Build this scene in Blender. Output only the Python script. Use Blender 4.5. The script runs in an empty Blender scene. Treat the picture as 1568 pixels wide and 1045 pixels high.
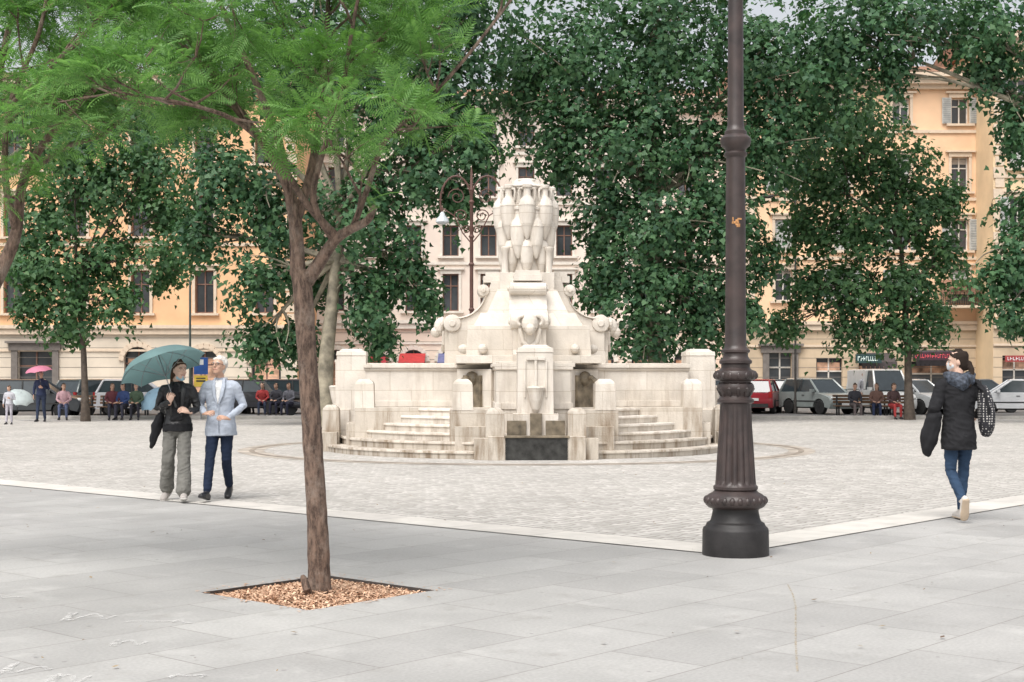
import bpy, bmesh, math, random
import numpy as np
from mathutils import Vector, Matrix, noise
from mathutils.bvhtree import BVHTree
random.seed(7); rng=np.random.default_rng(7)
sc=bpy.context.scene
V=Vector
F=2178.0
def P(px,py,Y): # survey helper: world position of a measured point standing at distance Y
    return V(((px-784)/F*Y, Y, 1.5-(py-580)/F*Y))
def G(px,py):
    Y=F*1.5/(py-580); return V(((px-784)/F*Y,Y,0))

# ---------------------------------------------------------------- materials
def nodes(name):
    m=bpy.data.materials.new(name); m.use_nodes=True
    nt=m.node_tree; b=nt.nodes['Principled BSDF']
    return m,nt,b
def L(nt,a,b): nt.links.new(a,b)
def c4(c,k=1.0): return (min(1,c[0]*k),min(1,c[1]*k),min(1,c[2]*k),1)
def mixc(nt,fac,a,b,bt='MIX'):
    n=nt.nodes.new('ShaderNodeMix'); n.data_type='RGBA'; n.blend_type=bt
    for s,v in ((0,fac),(6,a),(7,b)):
        if hasattr(v,'links') or hasattr(v,'is_linked'): nt.links.new(v,n.inputs[s])
        else: n.inputs[s].default_value=v
    return n.outputs[2]
def ramp(nt,src,p0,p1,a=0.0,b=1.0):
    n=nt.nodes.new('ShaderNodeMapRange'); n.inputs[1].default_value=p0; n.inputs[2].default_value=p1
    n.inputs[3].default_value=a; n.inputs[4].default_value=b; nt.links.new(src,n.inputs[0]); return n.outputs[0]
def tc(nt,scale=(1,1,1),rot=(0,0,0)):
    t=nt.nodes.new('ShaderNodeTexCoord'); m=nt.nodes.new('ShaderNodeMapping')
    m.inputs['Scale'].default_value=scale; m.inputs['Rotation'].default_value=rot
    nt.links.new(t.outputs['Object'],m.inputs[0]); return m.outputs[0]
def nz(nt,vec,scale,detail=4,rough=.55):
    n=nt.nodes.new('ShaderNodeTexNoise'); n.inputs['Scale'].default_value=scale
    n.inputs['Detail'].default_value=detail; n.inputs['Roughness'].default_value=rough
    nt.links.new(vec,n.inputs['Vector']); return n.outputs['Fac']
def math2(nt,op,a,b):
    n=nt.nodes.new('ShaderNodeMath'); n.operation=op
    for i,v in ((0,a),(1,b)):
        if hasattr(v,'is_linked'): nt.links.new(v,n.inputs[i])
        else: n.inputs[i].default_value=v
    return n.outputs[0]
def bump(nt,b,h,strength=.3,dist=.02):
    n=nt.nodes.new('ShaderNodeBump'); n.inputs['Strength'].default_value=strength; n.inputs['Distance'].default_value=dist
    nt.links.new(h,n.inputs['Height']); nt.links.new(n.outputs[0],b.inputs['Normal'])
MC={}
def M(name,col,rough=.7,var=.18,scale=4,bmp=.0,bs=40,metal=0,spec=.4):
    if name in MC: return MC[name]
    m,nt,b=nodes(name); v=tc(nt)
    f=ramp(nt,nz(nt,v,scale),.3,.7)
    L(nt,mixc(nt,f,c4(col,1-var),c4(col,1+var)),b.inputs['Base Color'])
    b.inputs['Roughness'].default_value=rough; b.inputs['Metallic'].default_value=metal
    b.inputs['Specular IOR Level'].default_value=spec
    if bmp: bump(nt,b,nz(nt,v,bs),bmp,.01)
    MC[name]=m; return m
def leafmat(name,dark,mid,lite,trans=.35):
    m,nt,b=nodes(name)
    g=nt.nodes.new('ShaderNodeNewGeometry'); v=tc(nt)
    big=ramp(nt,nz(nt,v,.55,3),.35,.68)
    a=mixc(nt,big,c4(dark),c4(mid))
    r=ramp(nt,g.outputs['Random Per Island'],0.15,1.0)
    col=mixc(nt,math2(nt,'MULTIPLY',r,.6),a,c4(lite))
    L(nt,col,b.inputs['Base Color']); b.inputs['Roughness'].default_value=.5
    b.inputs['Specular IOR Level'].default_value=.35
    t=nt.nodes.new('ShaderNodeBsdfTranslucent'); 
    L(nt,mixc(nt,1.0,col,(1.0,1.15,.6,1),'MULTIPLY'),t.inputs[0])
    mx=nt.nodes.new('ShaderNodeMixShader'); mx.inputs[0].default_value=trans
    L(nt,b.outputs[0],mx.inputs[1]); L(nt,t.outputs[0],mx.inputs[2])
    L(nt,mx.outputs[0],nt.nodes['Material Output'].inputs[0]); return m
def stone(name,col,joint=(.9,.42),stain=1.0,jdark=.74):
    m,nt,b=nodes(name); v=tc(nt)
    s=nt.nodes.new('ShaderNodeSeparateXYZ'); L(nt,v,s.inputs[0])
    ad=math2(nt,'ADD',s.outputs[0],s.outputs[1])
    cb=nt.nodes.new('ShaderNodeCombineXYZ'); L(nt,ad,cb.inputs[0]); L(nt,s.outputs[2],cb.inputs[1])
    br=nt.nodes.new('ShaderNodeTexBrick'); br.inputs['Scale'].default_value=1
    br.inputs['Brick Width'].default_value=joint[0]; br.inputs['Row Height'].default_value=joint[1]
    br.inputs['Mortar Size'].default_value=.007; br.inputs['Mortar Smooth'].default_value=.3
    br.inputs['Color1'].default_value=(1,1,1,1); br.inputs['Color2'].default_value=(.88,.865,.84,1); br.inputs['Mortar'].default_value=(jdark,jdark*.95,jdark*.88,1)
    L(nt,cb.outputs[0],br.inputs['Vector'])
    f=ramp(nt,nz(nt,v,2.2,6),.3,.7)
    base=mixc(nt,f,c4(col,.86),c4(col,1.08))
    pit=ramp(nt,nz(nt,tc(nt,(1,1,3)),16,6,.7),.60,.70); base=mixc(nt,math2(nt,'MULTIPLY',pit,.35),base,(col[0]*.5,col[1]*.44,col[2]*.36,1))
    base=mixc(nt,1.0,base,br.outputs['Color'],'MULTIPLY')
    v2=tc(nt,(3.5,3.5,.5)); st=ramp(nt,nz(nt,v2,1.4,6,.65),.47,.70)
    hm=ramp(nt,s.outputs[2],1.9,.1,.20,.85)
    mu=math2(nt,'MULTIPLY',math2(nt,'MULTIPLY',st,hm),stain)
    base=mixc(nt,mu,base,(col[0]*.42,col[1]*.35,col[2]*.28,1))
    L(nt,base,b.inputs['Base Color']); b.inputs['Roughness'].default_value=.8; b.inputs['Specular IOR Level'].default_value=.25
    bump(nt,b,nz(nt,v,28,6),.5,.014); return m

# ---------------------------------------------------------------- mesh builder
class MB:
    def __init__(s): s.v=[];s.f=[];s.m=[]
    def add(s,vs,fs,mat=0,X=None):
        o=len(s.v)
        s.v+= [tuple(X@V(p)) if X else tuple(p) for p in vs]
        s.f+= [tuple(i+o for i in f) for f in fs]; s.m+=[mat]*len(fs)
    def box(s,c,d,mat=0,rot=0,X=None,taper=1.0):
        x,y,z=d[0]/2,d[1]/2,d[2]/2; t=taper
        vs=[(-x,-y,-z),(x,-y,-z),(x,y,-z),(-x,y,-z),(-x*t,-y*t,z),(x*t,-y*t,z),(x*t,y*t,z),(-x*t,y*t,z)]
        fs=[(3,2,1,0),(4,5,6,7),(0,1,5,4),(1,2,6,5),(2,3,7,6),(3,0,4,7)]
        T=Matrix.Translation(c)@Matrix.Rotation(rot,4,'Z')
        s.add(vs,fs,mat,(X@T) if X else T)
    def tube(s,pts,rad,mat=0,ref=(1,0,0),n=10,cap=True,X=None):
        pts=[V(p) for p in pts]; k=len(pts)
        rad=[(r,r) if not isinstance(r,(tuple,list)) else r for r in rad]
        vs=[];fs=[]; R=V(ref); rings=[]
        for i,p in enumerate(pts):
            t=(pts[min(i+1,k-1)]-pts[max(i-1,0)])
            t=t.normalized() if t.length>1e-9 else V((0,0,1))
            a=R-t*R.dot(t)
            if a.length<.15: a=V((0,1,0))-t*t.y
            if a.length<.15: a=V((0,0,1))-t*t.z
            a.normalize(); b=t.cross(a); rings.append((p,t,a,b,rad[i]))
        full=[]
        if cap:
            p,t,a,b,r=rings[0]; h=min(r); full+=[(p-t*h*.75,a,b,(r[0]*.6,r[1]*.6))]
        full+=[(p,a,b,r) for p,t,a,b,r in rings]
        if cap:
            p,t,a,b,r=rings[-1]; h=min(r); full+=[(p+t*h*.75,a,b,(r[0]*.6,r[1]*.6))]
        for p,a,b,r in full:
            for j in range(n):
                th=2*math.pi*j/n; vs.append(p+a*(r[0]*math.cos(th))+b*(r[1]*math.sin(th)))
        for i in range(len(full)-1):
            for j in range(n):
                j2=(j+1)%n; fs.append((i*n+j,i*n+j2,(i+1)*n+j2,(i+1)*n+j))
        fs.append(tuple(range(n-1,-1,-1))); fs.append(tuple((len(full)-1)*n+j for j in range(n)))
        s.add(vs,fs,mat,X)
    def lathe(s,prof,n=24,mat=0,X=None,flute=None,sq=1.0):
        vs=[];fs=[]
        for (r,z) in prof:
            for j in range(n):
                th=2*math.pi*j/n; rr=r
                if flute and flute[0]<=z<=flute[1]: rr=r*(1-flute[3]*abs(math.cos(th*flute[2]/2))**3)
                vs.append((rr*math.cos(th),rr*math.sin(th)*sq,z))
        k=len(prof)
        for i in range(k-1):
            for j in range(n):
                j2=(j+1)%n; fs.append((i*n+j,i*n+j2,(i+1)*n+j2,(i+1)*n+j))
        fs.append(tuple(range(n-1,-1,-1))); fs.append(tuple((k-1)*n+j for j in range(n)))
        s.add(vs,fs,mat,X)
    def ell(s,c,r,mat=0,n=12,X=None):
        prof=[(max(.02,math.sin(math.pi*i/8)),-math.cos(math.pi*i/8)) for i in range(9)]
        T=Matrix.Translation(c)@Matrix.Diagonal((r[0],r[1],r[2],1))
        s.lathe(prof,n,mat,(X@T) if X else T)
    def prism(s,poly,y0,y1,mat=0,X=None):
        k=len(poly); vs=[(x,y0,z) for x,z in poly]+[(x,y1,z) for x,z in poly]
        fs=[tuple(range(k)),tuple(range(2*k-1,k-1,-1))]+[(i,i+k,(i+1)%k+k,(i+1)%k) for i in range(k)]
        s.add(vs,fs,mat,X)
    def obj(s,name,mats,parent=None,smooth=False,loc=None,rot=0,bevel=0,auto=True):
        me=bpy.data.meshes.new(name); me.from_pydata(s.v,[],s.f)
        for m in mats: me.materials.append(m)
        me.polygons.foreach_set('material_index',s.m)
        bm=bmesh.new(); bm.from_mesh(me); bmesh.ops.recalc_face_normals(bm,faces=bm.faces); bm.to_mesh(me); bm.free()
        if smooth:
            me.polygons.foreach_set('use_smooth',[True]*len(me.polygons))
            if auto:
                try: me.set_sharp_from_angle(angle=math.radians(40))
                except Exception: pass
        me.update()
        o=bpy.data.objects.new(name,me); sc.collection.objects.link(o)
        if loc is not None: o.location=loc
        o.rotation_euler[2]=rot
        if parent: o.parent=parent
        if bevel:
            b=o.modifiers.new('bevel','BEVEL'); b.width=bevel; b.segments=2; b.limit_method='ANGLE'; b.angle_limit=math.radians(40)
        return o
def empty(name,loc=(0,0,0),rot=0):
    o=bpy.data.objects.new(name,None); sc.collection.objects.link(o); o.location=loc; o.rotation_euler[2]=rot; o.empty_display_size=.3; return o
def cloud(name,A,mat,parent=None): # A (N,k,3) independent polygons
    n,k,_=A.shape; me=bpy.data.meshes.new(name)
    me.vertices.add(n*k); me.vertices.foreach_set('co',A.reshape(-1).astype(np.float32))
    me.loops.add(n*k); me.loops.foreach_set('vertex_index',np.arange(n*k,dtype=np.int32))
    me.polygons.add(n); me.polygons.foreach_set('loop_start',np.arange(0,n*k,k,dtype=np.int32))
    me.materials.append(mat); me.update(calc_edges=True); me.validate()
    o=bpy.data.objects.new(name,me); sc.collection.objects.link(o)
    if parent: o.parent=parent
    return o
def unit(a): return a/np.maximum(1e-9,np.linalg.norm(a,axis=-1,keepdims=True))

# ---------------------------------------------------------------- world, sun, camera
w=bpy.data.worlds.new('World'); sc.world=w; w.use_nodes=True; nt=w.node_tree
bg=nt.nodes['Background']; sky=nt.nodes.new('ShaderNodeTexSky'); sky.sky_type='NISHITA'; sky.sun_disc=False
SE,SR=math.radians(58),math.radians(205)
sky.sun_elevation=SE; sky.sun_rotation=SR; sky.air_density=1.0; sky.dust_density=5; sky.ozone_density=1
hs=nt.nodes.new('ShaderNodeHueSaturation'); hs.inputs['Saturation'].default_value=.22; hs.inputs['Value'].default_value=1.45
L(nt,sky.outputs[0],hs.inputs['Color']); L(nt,hs.outputs[0],bg.inputs[0]); bg.inputs[1].default_value=.15
sd=bpy.data.lights.new('sun','SUN'); sd.energy=2.2; sd.angle=math.radians(45); sd.color=(1,.965,.92)
so=bpy.data.objects.new('sun',sd); sc.collection.objects.link(so)
sdir=V((math.sin(SR)*math.cos(SE),math.cos(SR)*math.cos(SE),math.sin(SE)))
so.rotation_euler=sdir.to_track_quat('Z','Y').to_euler()
cd=bpy.data.cameras.new('camera'); cam=bpy.data.objects.new('camera',cd); sc.collection.objects.link(cam)
cam.location=(0,0,1.5); cam.rotation_euler=(math.pi/2,0,0); cd.lens=50; cd.sensor_width=36; cd.shift_y=58/1568
cd.clip_end=3000; cd.clip_start=.1; sc.camera=cam
sc.view_settings.view_transform='Standard'; sc.view_settings.look='None'; sc.view_settings.exposure=0

# ---------------------------------------------------------------- ground
C=V((1.82,12.08,0)); ANG=math.radians(48.5)
mb=MB(); mb.add([(-900,-900,-.1),(900,-900,-.1),(900,900,-.1),(-900,900,-.1)],[(0,1,2,3)]); mb.obj('ground',[M('earth',(.2,.17,.14))])
def slabmat():
    m,nt,b=nodes('stone_slabs'); v=tc(nt)
    br=nt.nodes.new('ShaderNodeTexBrick'); br.inputs['Scale'].default_value=1; br.inputs['Brick Width'].default_value=1.15; br.inputs['Row Height'].default_value=.62
    br.inputs['Mortar Size'].default_value=.006; br.inputs['Mortar Smooth'].default_value=.5
    br.inputs['Color1'].default_value=(.345,.337,.325,1); br.inputs['Color2'].default_value=(.395,.387,.372,1); br.inputs['Mortar'].default_value=(.24,.225,.21,1)
    L(nt,v,br.inputs['Vector'])
    f=ramp(nt,nz(nt,v,.5,5,.6),.3,.7,.86,1.1); f2=ramp(nt,nz(nt,v,45,3),.3,.7,.90,1.10)
    col=mixc(nt,1.0,br.outputs[0],math2(nt,'MULTIPLY',f,f2),'MULTIPLY')
    sp=math2(nt,'MULTIPLY',ramp(nt,nz(nt,v,3.3,8,.7),.56,.72),.55); col=mixc(nt,sp,col,(.26,.245,.225,1))
    pale=math2(nt,'MULTIPLY',ramp(nt,nz(nt,v,1.7,8,.72),.55,.68),.45); col=mixc(nt,pale,col,(.50,.49,.47,1))
    vo=nt.nodes.new('ShaderNodeTexVoronoi'); vo.inputs['Scale'].default_value=3.2; L(nt,v,vo.inputs['Vector'])
    gum=math2(nt,'MULTIPLY',ramp(nt,vo.outputs['Distance'],.055,.035),.55); col=mixc(nt,gum,col,(.17,.16,.15,1))
    L(nt,col,b.inputs['Base Color']); L(nt,ramp(nt,nz(nt,v,2,4),.3,.7,.5,.8),b.inputs['Roughness'])
    b.inputs['Specular IOR Level'].default_value=.35
    bump(nt,b,mixc(nt,.35,br.outputs['Fac'],nz(nt,v,60,4)),-.15,.01); return m
def cobmat():
    m,nt,b=nodes('cobbles'); v=tc(nt)
    w1=nt.nodes.new('ShaderNodeTexNoise'); w1.inputs['Scale'].default_value=3; L(nt,v,w1.inputs['Vector'])
    ad=nt.nodes.new('ShaderNodeMixRGB'); ad.inputs[0].default_value=.03; L(nt,v,ad.inputs[1]); L(nt,w1.outputs['Color'],ad.inputs[2])
    vo=nt.nodes.new('ShaderNodeTexVoronoi'); vo.feature='F1'; vo.inputs['Scale'].default_value=7.5; vo.inputs['Randomness'].default_value=.35; L(nt,ad.outputs[0],vo.inputs['Vector'])
    ve=nt.nodes.new('ShaderNodeTexVoronoi'); ve.feature='DISTANCE_TO_EDGE'; ve.inputs['Scale'].default_value=7.5; ve.inputs['Randomness'].default_value=.35; L(nt,ad.outputs[0],ve.inputs['Vector'])
    hs=nt.nodes.new('ShaderNodeSeparateColor'); L(nt,vo.outputs['Color'],hs.inputs[0])
    c=mixc(nt,hs.outputs[0],(.40,.38,.35,1),(.56,.535,.50,1))
    big=ramp(nt,nz(nt,v,.35,7,.68),.3,.7,.82,1.12); c=mixc(nt,1.0,c,big,'MULTIPLY')
    e=ramp(nt,ve.outputs['Distance'],.02,.12); c=mixc(nt,e,(.26,.24,.215,1),c)
    L(nt,c,b.inputs['Base Color']); b.inputs['Roughness'].default_value=.75; b.inputs['Specular IOR Level'].default_value=.3
    bump(nt,b,e,.5,.01); return m
hx,hy,hh=-3.635,1.04,.58
xs=[-90,hx-hh,hx+hh,75]; ys=[-90,hy-hh,hy+hh,75]
mb=MB()
vs=[(x,y,0) for y in ys for x in xs]; fs=[]
for j in range(3):
    for i in range(3):
        if (i,j)!=(1,1): a=j*4+i; fs.append((a,a+1,a+5,a+4))
mb.add(vs,fs,0)
q=[(hx-hh,hy-hh),(hx+hh,hy-hh),(hx+hh,hy+hh),(hx-hh,hy+hh)]
for i in range(4):
    a=q[i];b_=q[(i+1)%4]; mb.add([(a[0],a[1],0),(b_[0],b_[1],0),(b_[0],b_[1],-.09),(a[0],a[1],-.09)],[(0,1,2,3)],1)
mb.obj('paving',[slabmat(),M('pit_edge',(.06,.05,.045))],loc=C,rot=ANG)
mb=MB(); mb.add([(.5,.5,.004),(75,.5,.004),(75,75,.004),(.5,75,.004)],[(0,1,2,3)]); mb.obj('cobblestone_paving',[cobmat()],loc=C,rot=ANG)
bandm,ntb,bb=nodes('travertine_band'); vv=tc(ntb)
brk=ntb.nodes.new('ShaderNodeTexBrick'); brk.offset=0; brk.inputs['Scale'].default_value=1; brk.inputs['Brick Width'].default_value=1.1; brk.inputs['Row Height'].default_value=1.1; brk.inputs['Mortar Size'].default_value=.006
brk.inputs['Color1'].default_value=(.61,.58,.53,1); brk.inputs['Color2'].default_value=(.53,.50,.46,1); brk.inputs['Mortar'].default_value=(.36,.34,.31,1)
L(ntb,vv,brk.inputs['Vector']); L(ntb,mixc(ntb,1.0,brk.outputs[0],ramp(ntb,nz(ntb,vv,2,8,.65),.3,.7,.80,1.10),'MULTIPLY'),bb.inputs['Base Color']); bb.inputs['Roughness'].default_value=.7
mb=MB(); z=.008
mb.add([(0,0,z),(75,0,z),(75,.56,z),(.56,.56,z),(.56,75,z),(0,75,z)],[(0,1,2,3),(0,3,4,5)]); mb.obj('stone_border',[bandm],loc=C,rot=ANG)
FX,FY=.3,30.6
mb=MB(); n=96
for r0,r1,zz,mt in ((5.55,6.1,.008,0),(5.75,5.87,.012,1)):
    vs=[(r*math.cos(2*math.pi*j/n),r*math.sin(2*math.pi*j/n),zz) for r in (r0,r1) for j in range(n)]
    mb.add(vs,[(j,(j+1)%n,(j+1)%n+n,j+n) for j in range(n)],mt)
mb.obj('drain_ring',[M('ring_stone',(.38,.335,.285),var=.35,scale=2),M('ring_channel',(.26,.22,.18),var=.4,scale=3)],loc=(FX,FY,0))
mb=MB(); mb.add([(-200,53.2,.016),(200,53.2,.016),(200,75,.016),(-200,75,.016)],[(0,1,2,3)]); mb.obj('road',[M('asphalt',(.13,.125,.12),var=.2,scale=.7,bmp=.2)])
mb=MB(); mb.box((0,53.0,.06),(400,.3,.14)); mb.obj('kerb',[M('kerbstone',(.4,.38,.35))],bevel=.02)
mb=MB(); mb.box((0,92,.06),(400,32,.15)); mb.obj('sidewalk',[M('sidewalk',(.33,.31,.29))])
# mulch pit
mb=MB(); n=20; vs=[];fs=[]
for j in range(n+1):
    for i in range(n+1):
        x=hx-hh+.003+(2*hh-.006)*i/n; y=hy-hh+.003+(2*hh-.006)*j/n
        d=math.hypot(x-hx,y-hy); vs.append((x,y,-.045+.04*math.exp(-d*d*6)+.012*noise.noise(V((x*6,y*6,0)))))
for j in range(n):
    for i in range(n): a=j*(n+1)+i; fs.append((a,a+1,a+n+2,a+n+1))
mb.add(vs,fs,0)
pit=empty('tree_pit_mulch')
mb.obj('mulch_bed',[M('mulch_soil',(.36,.22,.13),var=.5,scale=25,bmp=.8,bs=60)],parent=pit,loc=C,rot=ANG)
K=9000; a=rng.uniform(-.57,.57,(K,2)); out=rng.random(K)<.07
a[out]*=rng.uniform(1.0,1.25,(out.sum(),1))
th=rng.uniform(0,6.28,K); el=rng.normal(0,.35,K); ln=rng.uniform(.006,.022,K); wd=rng.uniform(.003,.008,K)
inside=(abs(a)<.57).all(1)
d2=(a**2).sum(1)
zc=np.where(inside,-.038+.04*np.exp(-d2*6)+rng.uniform(0,.018,K),.007)
ca,sa=math.cos(ANG),math.sin(ANG); lx=hx+a[:,0]; ly=hy+a[:,1]
pos=np.stack([C.x+lx*ca-ly*sa,C.y+lx*sa+ly*ca,zc],1)
el=np.where(inside,el,0)
ax=np.stack([np.cos(th)*np.cos(el),np.sin(th)*np.cos(el),np.sin(el)],1)*ln[:,None]; bx=np.stack([-np.sin(th),np.cos(th),rng.normal(0,.2,K)*inside],1)*wd[:,None]
A=np.stack([pos-ax-bx,pos+ax-bx,pos+ax+bx,pos-ax+bx],1)
chipm,ntc,bc=nodes('bark_chips'); g=ntc.nodes.new('ShaderNodeNewGeometry')
L(ntc,mixc(ntc,g.outputs['Random Per Island'],(.32,.17,.10,1),(.80,.55,.38,1)),bc.inputs['Base Color']); bc.inputs['Roughness'].default_value=.9
cloud('bark_chips',A,chipm,pit)
K=520; xx=rng.uniform(-9,10,K); yy=rng.uniform(7,36,K); th=rng.uniform(0,6.28,K); s=rng.uniform(.008,.026,K)
ax=np.stack([np.cos(th)*s,np.sin(th)*s,0*s+.004],1); bx=np.stack([-np.sin(th)*s*.6,np.cos(th)*s*.6,0*s],1); pos=np.stack([xx,yy,0*xx+.016],1)
A=np.stack([pos-ax,pos-bx,pos+ax,pos+bx],1)
lm,ntc,bc=nodes('dry_leaf'); g=ntc.nodes.new('ShaderNodeNewGeometry'); L(ntc,mixc(ntc,g.outputs['Random Per Island'],(.12,.07,.04,1),(.35,.25,.12,1)),bc.inputs['Base Color'])
cloud('fallen_leaves',A,lm)
chm,ntc,bc=nodes('chalk'); bc.inputs['Base Color'].default_value=(.70,.69,.67,1); v=tc(ntc)
L(ntc,ramp(ntc,nz(ntc,v,30,4,.7),.38,.62,.03,.7),bc.inputs['Alpha'])
sjm,ntc,bc=nodes('sandy_joint'); bc.inputs['Base Color'].default_value=(.50,.42,.30,1); v=tc(ntc)
L(ntc,ramp(ntc,nz(ntc,v,14,5,.7),.38,.62,.05,.6),bc.inputs['Alpha'])
mb=MB()
def chalk(cx,cy,pts,wd=.013,mt=0):
    c=G(cx,cy)
    for i in range(len(pts)-1):
        a=V((pts[i][0],pts[i][1],0)); b=V((pts[i+1][0],pts[i+1][1],0)); d=(b-a).normalized(); nn=V((-d.y,d.x,0))*wd
        z=V((0,0,.004+.0002*(i%3))); mb.add([c+a-nn+z,c+b-nn+z,c+b+nn+z,c+a+nn+z],[(0,1,2,3)],mt)
for (cx,cy,sx,sy,kk) in ((45,1025,.16,.2,40),(130,945,.2,.16,26),(255,952,.22,.12,16),(190,985,.1,.1,16),(300,1035,.1,.16,14),(15,915,.12,.1,12),(95,1040,.1,.12,20)):
    pts=[];ph=random.random()*6
    for i in range(kk): t=i/kk; pts.append((sx*(t*2-1)+.05*math.sin(9*t+ph),sy*math.sin(22*t+ph)*(.5+.5*math.sin(3*t+ph))))
    chalk(cx,cy,pts)
chalk(1206,895,[(0,0),(-.06,-.5),(-.14,-1.0),(-.26,-1.6),(-.40,-2.3),(-.55,-3.1)],.006,1)
mb.obj('chalk_drawing',[chm,sjm])

# ---------------------------------------------------------------- fountain
trav=stone('travertine',(.66,.61,.545)); travd=stone('travertine_worn',(.55,.50,.435),stain=1.4)
wet=M('wet_stone',(.035,.035,.033),rough=.25,var=.6,scale=6); stain_shade=M('stained_and_shade_stone',(.16,.13,.09),rough=.5,var=.6,scale=5)
fr=empty('amphora_fountain',(FX,FY,0),math.radians(2))
mb=MB()
n=96
def disc(r,z0,z1,m=0): mb.lathe([(r-.004,z0),(r,z0+.01),(r,z1-.05),(r+.03,z1-.045),(r+.03,z1-.012),(r+.02,z1)],n,m)
disc(4.27,0,.15,1); disc(3.95,.13,.31,1); disc(3.65,.29,.46); disc(3.35,.44,.61); disc(3.05,.59,.76); disc(2.75,.74,.905)
mb.obj('steps',[trav,travd],parent=fr,smooth=True)
mb=MB()
def bollard(mb,x,y,z0,z1,w,X,m=0):
    mb.box((x,y,(z0+z1-.1)/2),(w,w,z1-.1-z0),m,X=X,taper=.94)
    mb.box((x,y,z1-.075),(w*.94,w*.94,.05),m,X=X,taper=.9); mb.box((x,y,z1-.02),(w*.84,w*.84,.06),m,X=X,taper=.6)
for k in range(4):
    X=Matrix.Rotation(k*math.pi/2,4,'Z')
    for s in (-1,1):
        mb.box((s*1.16,-2.45,.46),(.9,2.2,.915),1,X=X)
        mb.box((s*1.16,-3.63,.3),(.7,.2,.6),1,X=X)
        bollard(mb,s*1.36,-3.36,.9,1.49,.40,X)
        bollard(mb,s*.76,-4.1,.14,.95,.36,X,1)
    mb.box((0,-2.0,.86),(1.44,2.8,1.72),0,X=X)
    mb.box((0,-2.0,1.70),(1.5,2.86,.06),0,X=X); mb.box((0,-1.98,1.765),(1.58,2.9,.07),0,X=X); mb.box((0,-1.98,1.815),(1.46,2.78,.03),0,X=X)
    mb.box((0,-2.0,.98),(1.5,2.86,.12),0,X=X)
    mb.box((0,-3.72,1.0),(.70,.66,2.0),0,X=X,taper=.93); mb.box((0,-3.72,2.04),(.68,.64,.09),0,X=X,taper=.96); mb.box((0,-3.72,2.11),(.60,.56,.06),0,X=X,taper=.7)
    mb.box((0,-4.06,1.62),(.05,.03,.55),0,X=X); mb.box((0,-4.06,1.88),(.34,.05,.06),0,X=X)
    mb.box((-.2,-4.05,1.5),(.03,.03,.7),0,X=X);mb.box((.2,-4.05,1.5),(.03,.03,.7),0,X=X)
    mb.lathe([(.02,.86),(.07,.93),(.12,1.1),(.15,1.28),(.17,1.34),(.12,1.36)],16,0,X@Matrix.Translation((0,-4.06,0)))
    mb.box((0,-3.95,.5),(.84,.4,.7),0,X=X); 
    mb.box((0,-4.15,.56),(.22,.1,.6),3,X=X); 
    mb.box((0,-4.42,.21),(1.18,.14,.42),2,X=X); mb.box((0,-4.43,.435),(1.2,.18,.04),3,X=X)
    for s in (-1,1):
        mb.box((s*.73,-4.36,.22),(.34,.26,.44),1,rot=0,X=X); mb.box((s*1.0,-4.15,.2),(.3,.4,.4),1,X=X)
    mb.box((0,-4.15,.18),(1.2,.44,.36),3,X=X)
    mb.box((.36,-4.165,.55),(.36,.03,.35),3,X=X); mb.box((-.36,-4.165,.55),(.36,.03,.35),3,X=X)
    Xq=Matrix.Rotation(k*math.pi/2+math.pi/4,4,'Z')
    mb.box((0,-1.35,1.2),(1.0,.5,1.0),0,X=Xq); mb.box((0,-1.62,1.2),(.5,.1,.75),3,X=Xq)  # dark panel: shade of the corner recess put into the colour
    mb.tube([(0,-1.6,1.5),(0,-1.85,1.52),(0,-1.95,1.44)],[.05,.05,.06],3,X=Xq)
    mb.ell((0,-1.66,1.5),(.16,.12,.16),3,X=Xq)
    pr=[(0,1.83),(1.70,1.83),(1.72,2.0),(1.66,2.1),(1.66,2.62)]
    def arcp(t): return (1.52-.66*math.sin(t),3.36-.60*math.cos(t))
    pr+=[arcp(i/8*math.pi/2) for i in range(9)]
    pr+=[(.80,3.42),(.74,3.60),(0,3.60)]
    X2=X@Matrix.Rotation(-math.pi/2,4,'Z')
    mb.prism(pr,-.34,.34,0,X=X2)
    for (cx,cz,r) in ((1.58,2.68,.19),(.92,3.38,.13)):
        Y=X2@Matrix.Translation((cx,0,cz))@Matrix.Rotation(math.pi/2,4,'X')
        mb.lathe([(r*.5,-.40),(r*.95,-.38),(r,-.33),(r,.33),(r*.95,.38),(r*.5,.40)],16,0,Y)
        mb.lathe([(r*.3,-.43),(r*.4,-.42),(r*.4,.42),(r*.3,.43)],12,0,Y)
    for i in range(8):
        a=arcp(i/8*math.pi/2); b=arcp((i+1)/8*math.pi/2)
        mb.tube([(a[0],0,a[1]+.02),(b[0],0,b[1]+.02)],[(.40,.035)]*2,0,ref=(0,1,0),n=8,X=X2)
    mb.box((0,-.62,3.62),(.60,.6,.14),0,X=X); mb.box((0,-.62,3.73),(.52,.5,.08),0,X=X)
    mb.box((0,-1.62,2.2),(.5,.26,.8),0,X=X,taper=.9)
    mb.ell((0,-1.82,2.62),(.17,.16,.2),0,X=X); mb.ell((0,-1.93,2.5),(.1,.12,.12),0,X=X)
    for s in (-1,1):
        pts=[]
        for i in range(9):
            t=i/8*4.2; pts.append((s*(.16+.12*math.sin(t)*(1-i/14)),-1.8,2.66+.12*math.cos(t)*(1-i/14)))
        mb.tube(pts,[.05-.003*i for i in range(9)],0,n=8,X=X)
        mb.tube([(s*.2,-1.76,2.5),(s*.14,-1.76,2.25),(0,-1.78,2.12)],[.04,.05,.05],0,X=X)
        mb.ell((s*.95,-1.34,2.12),(.10,.12,.10),0,X=X)
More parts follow.
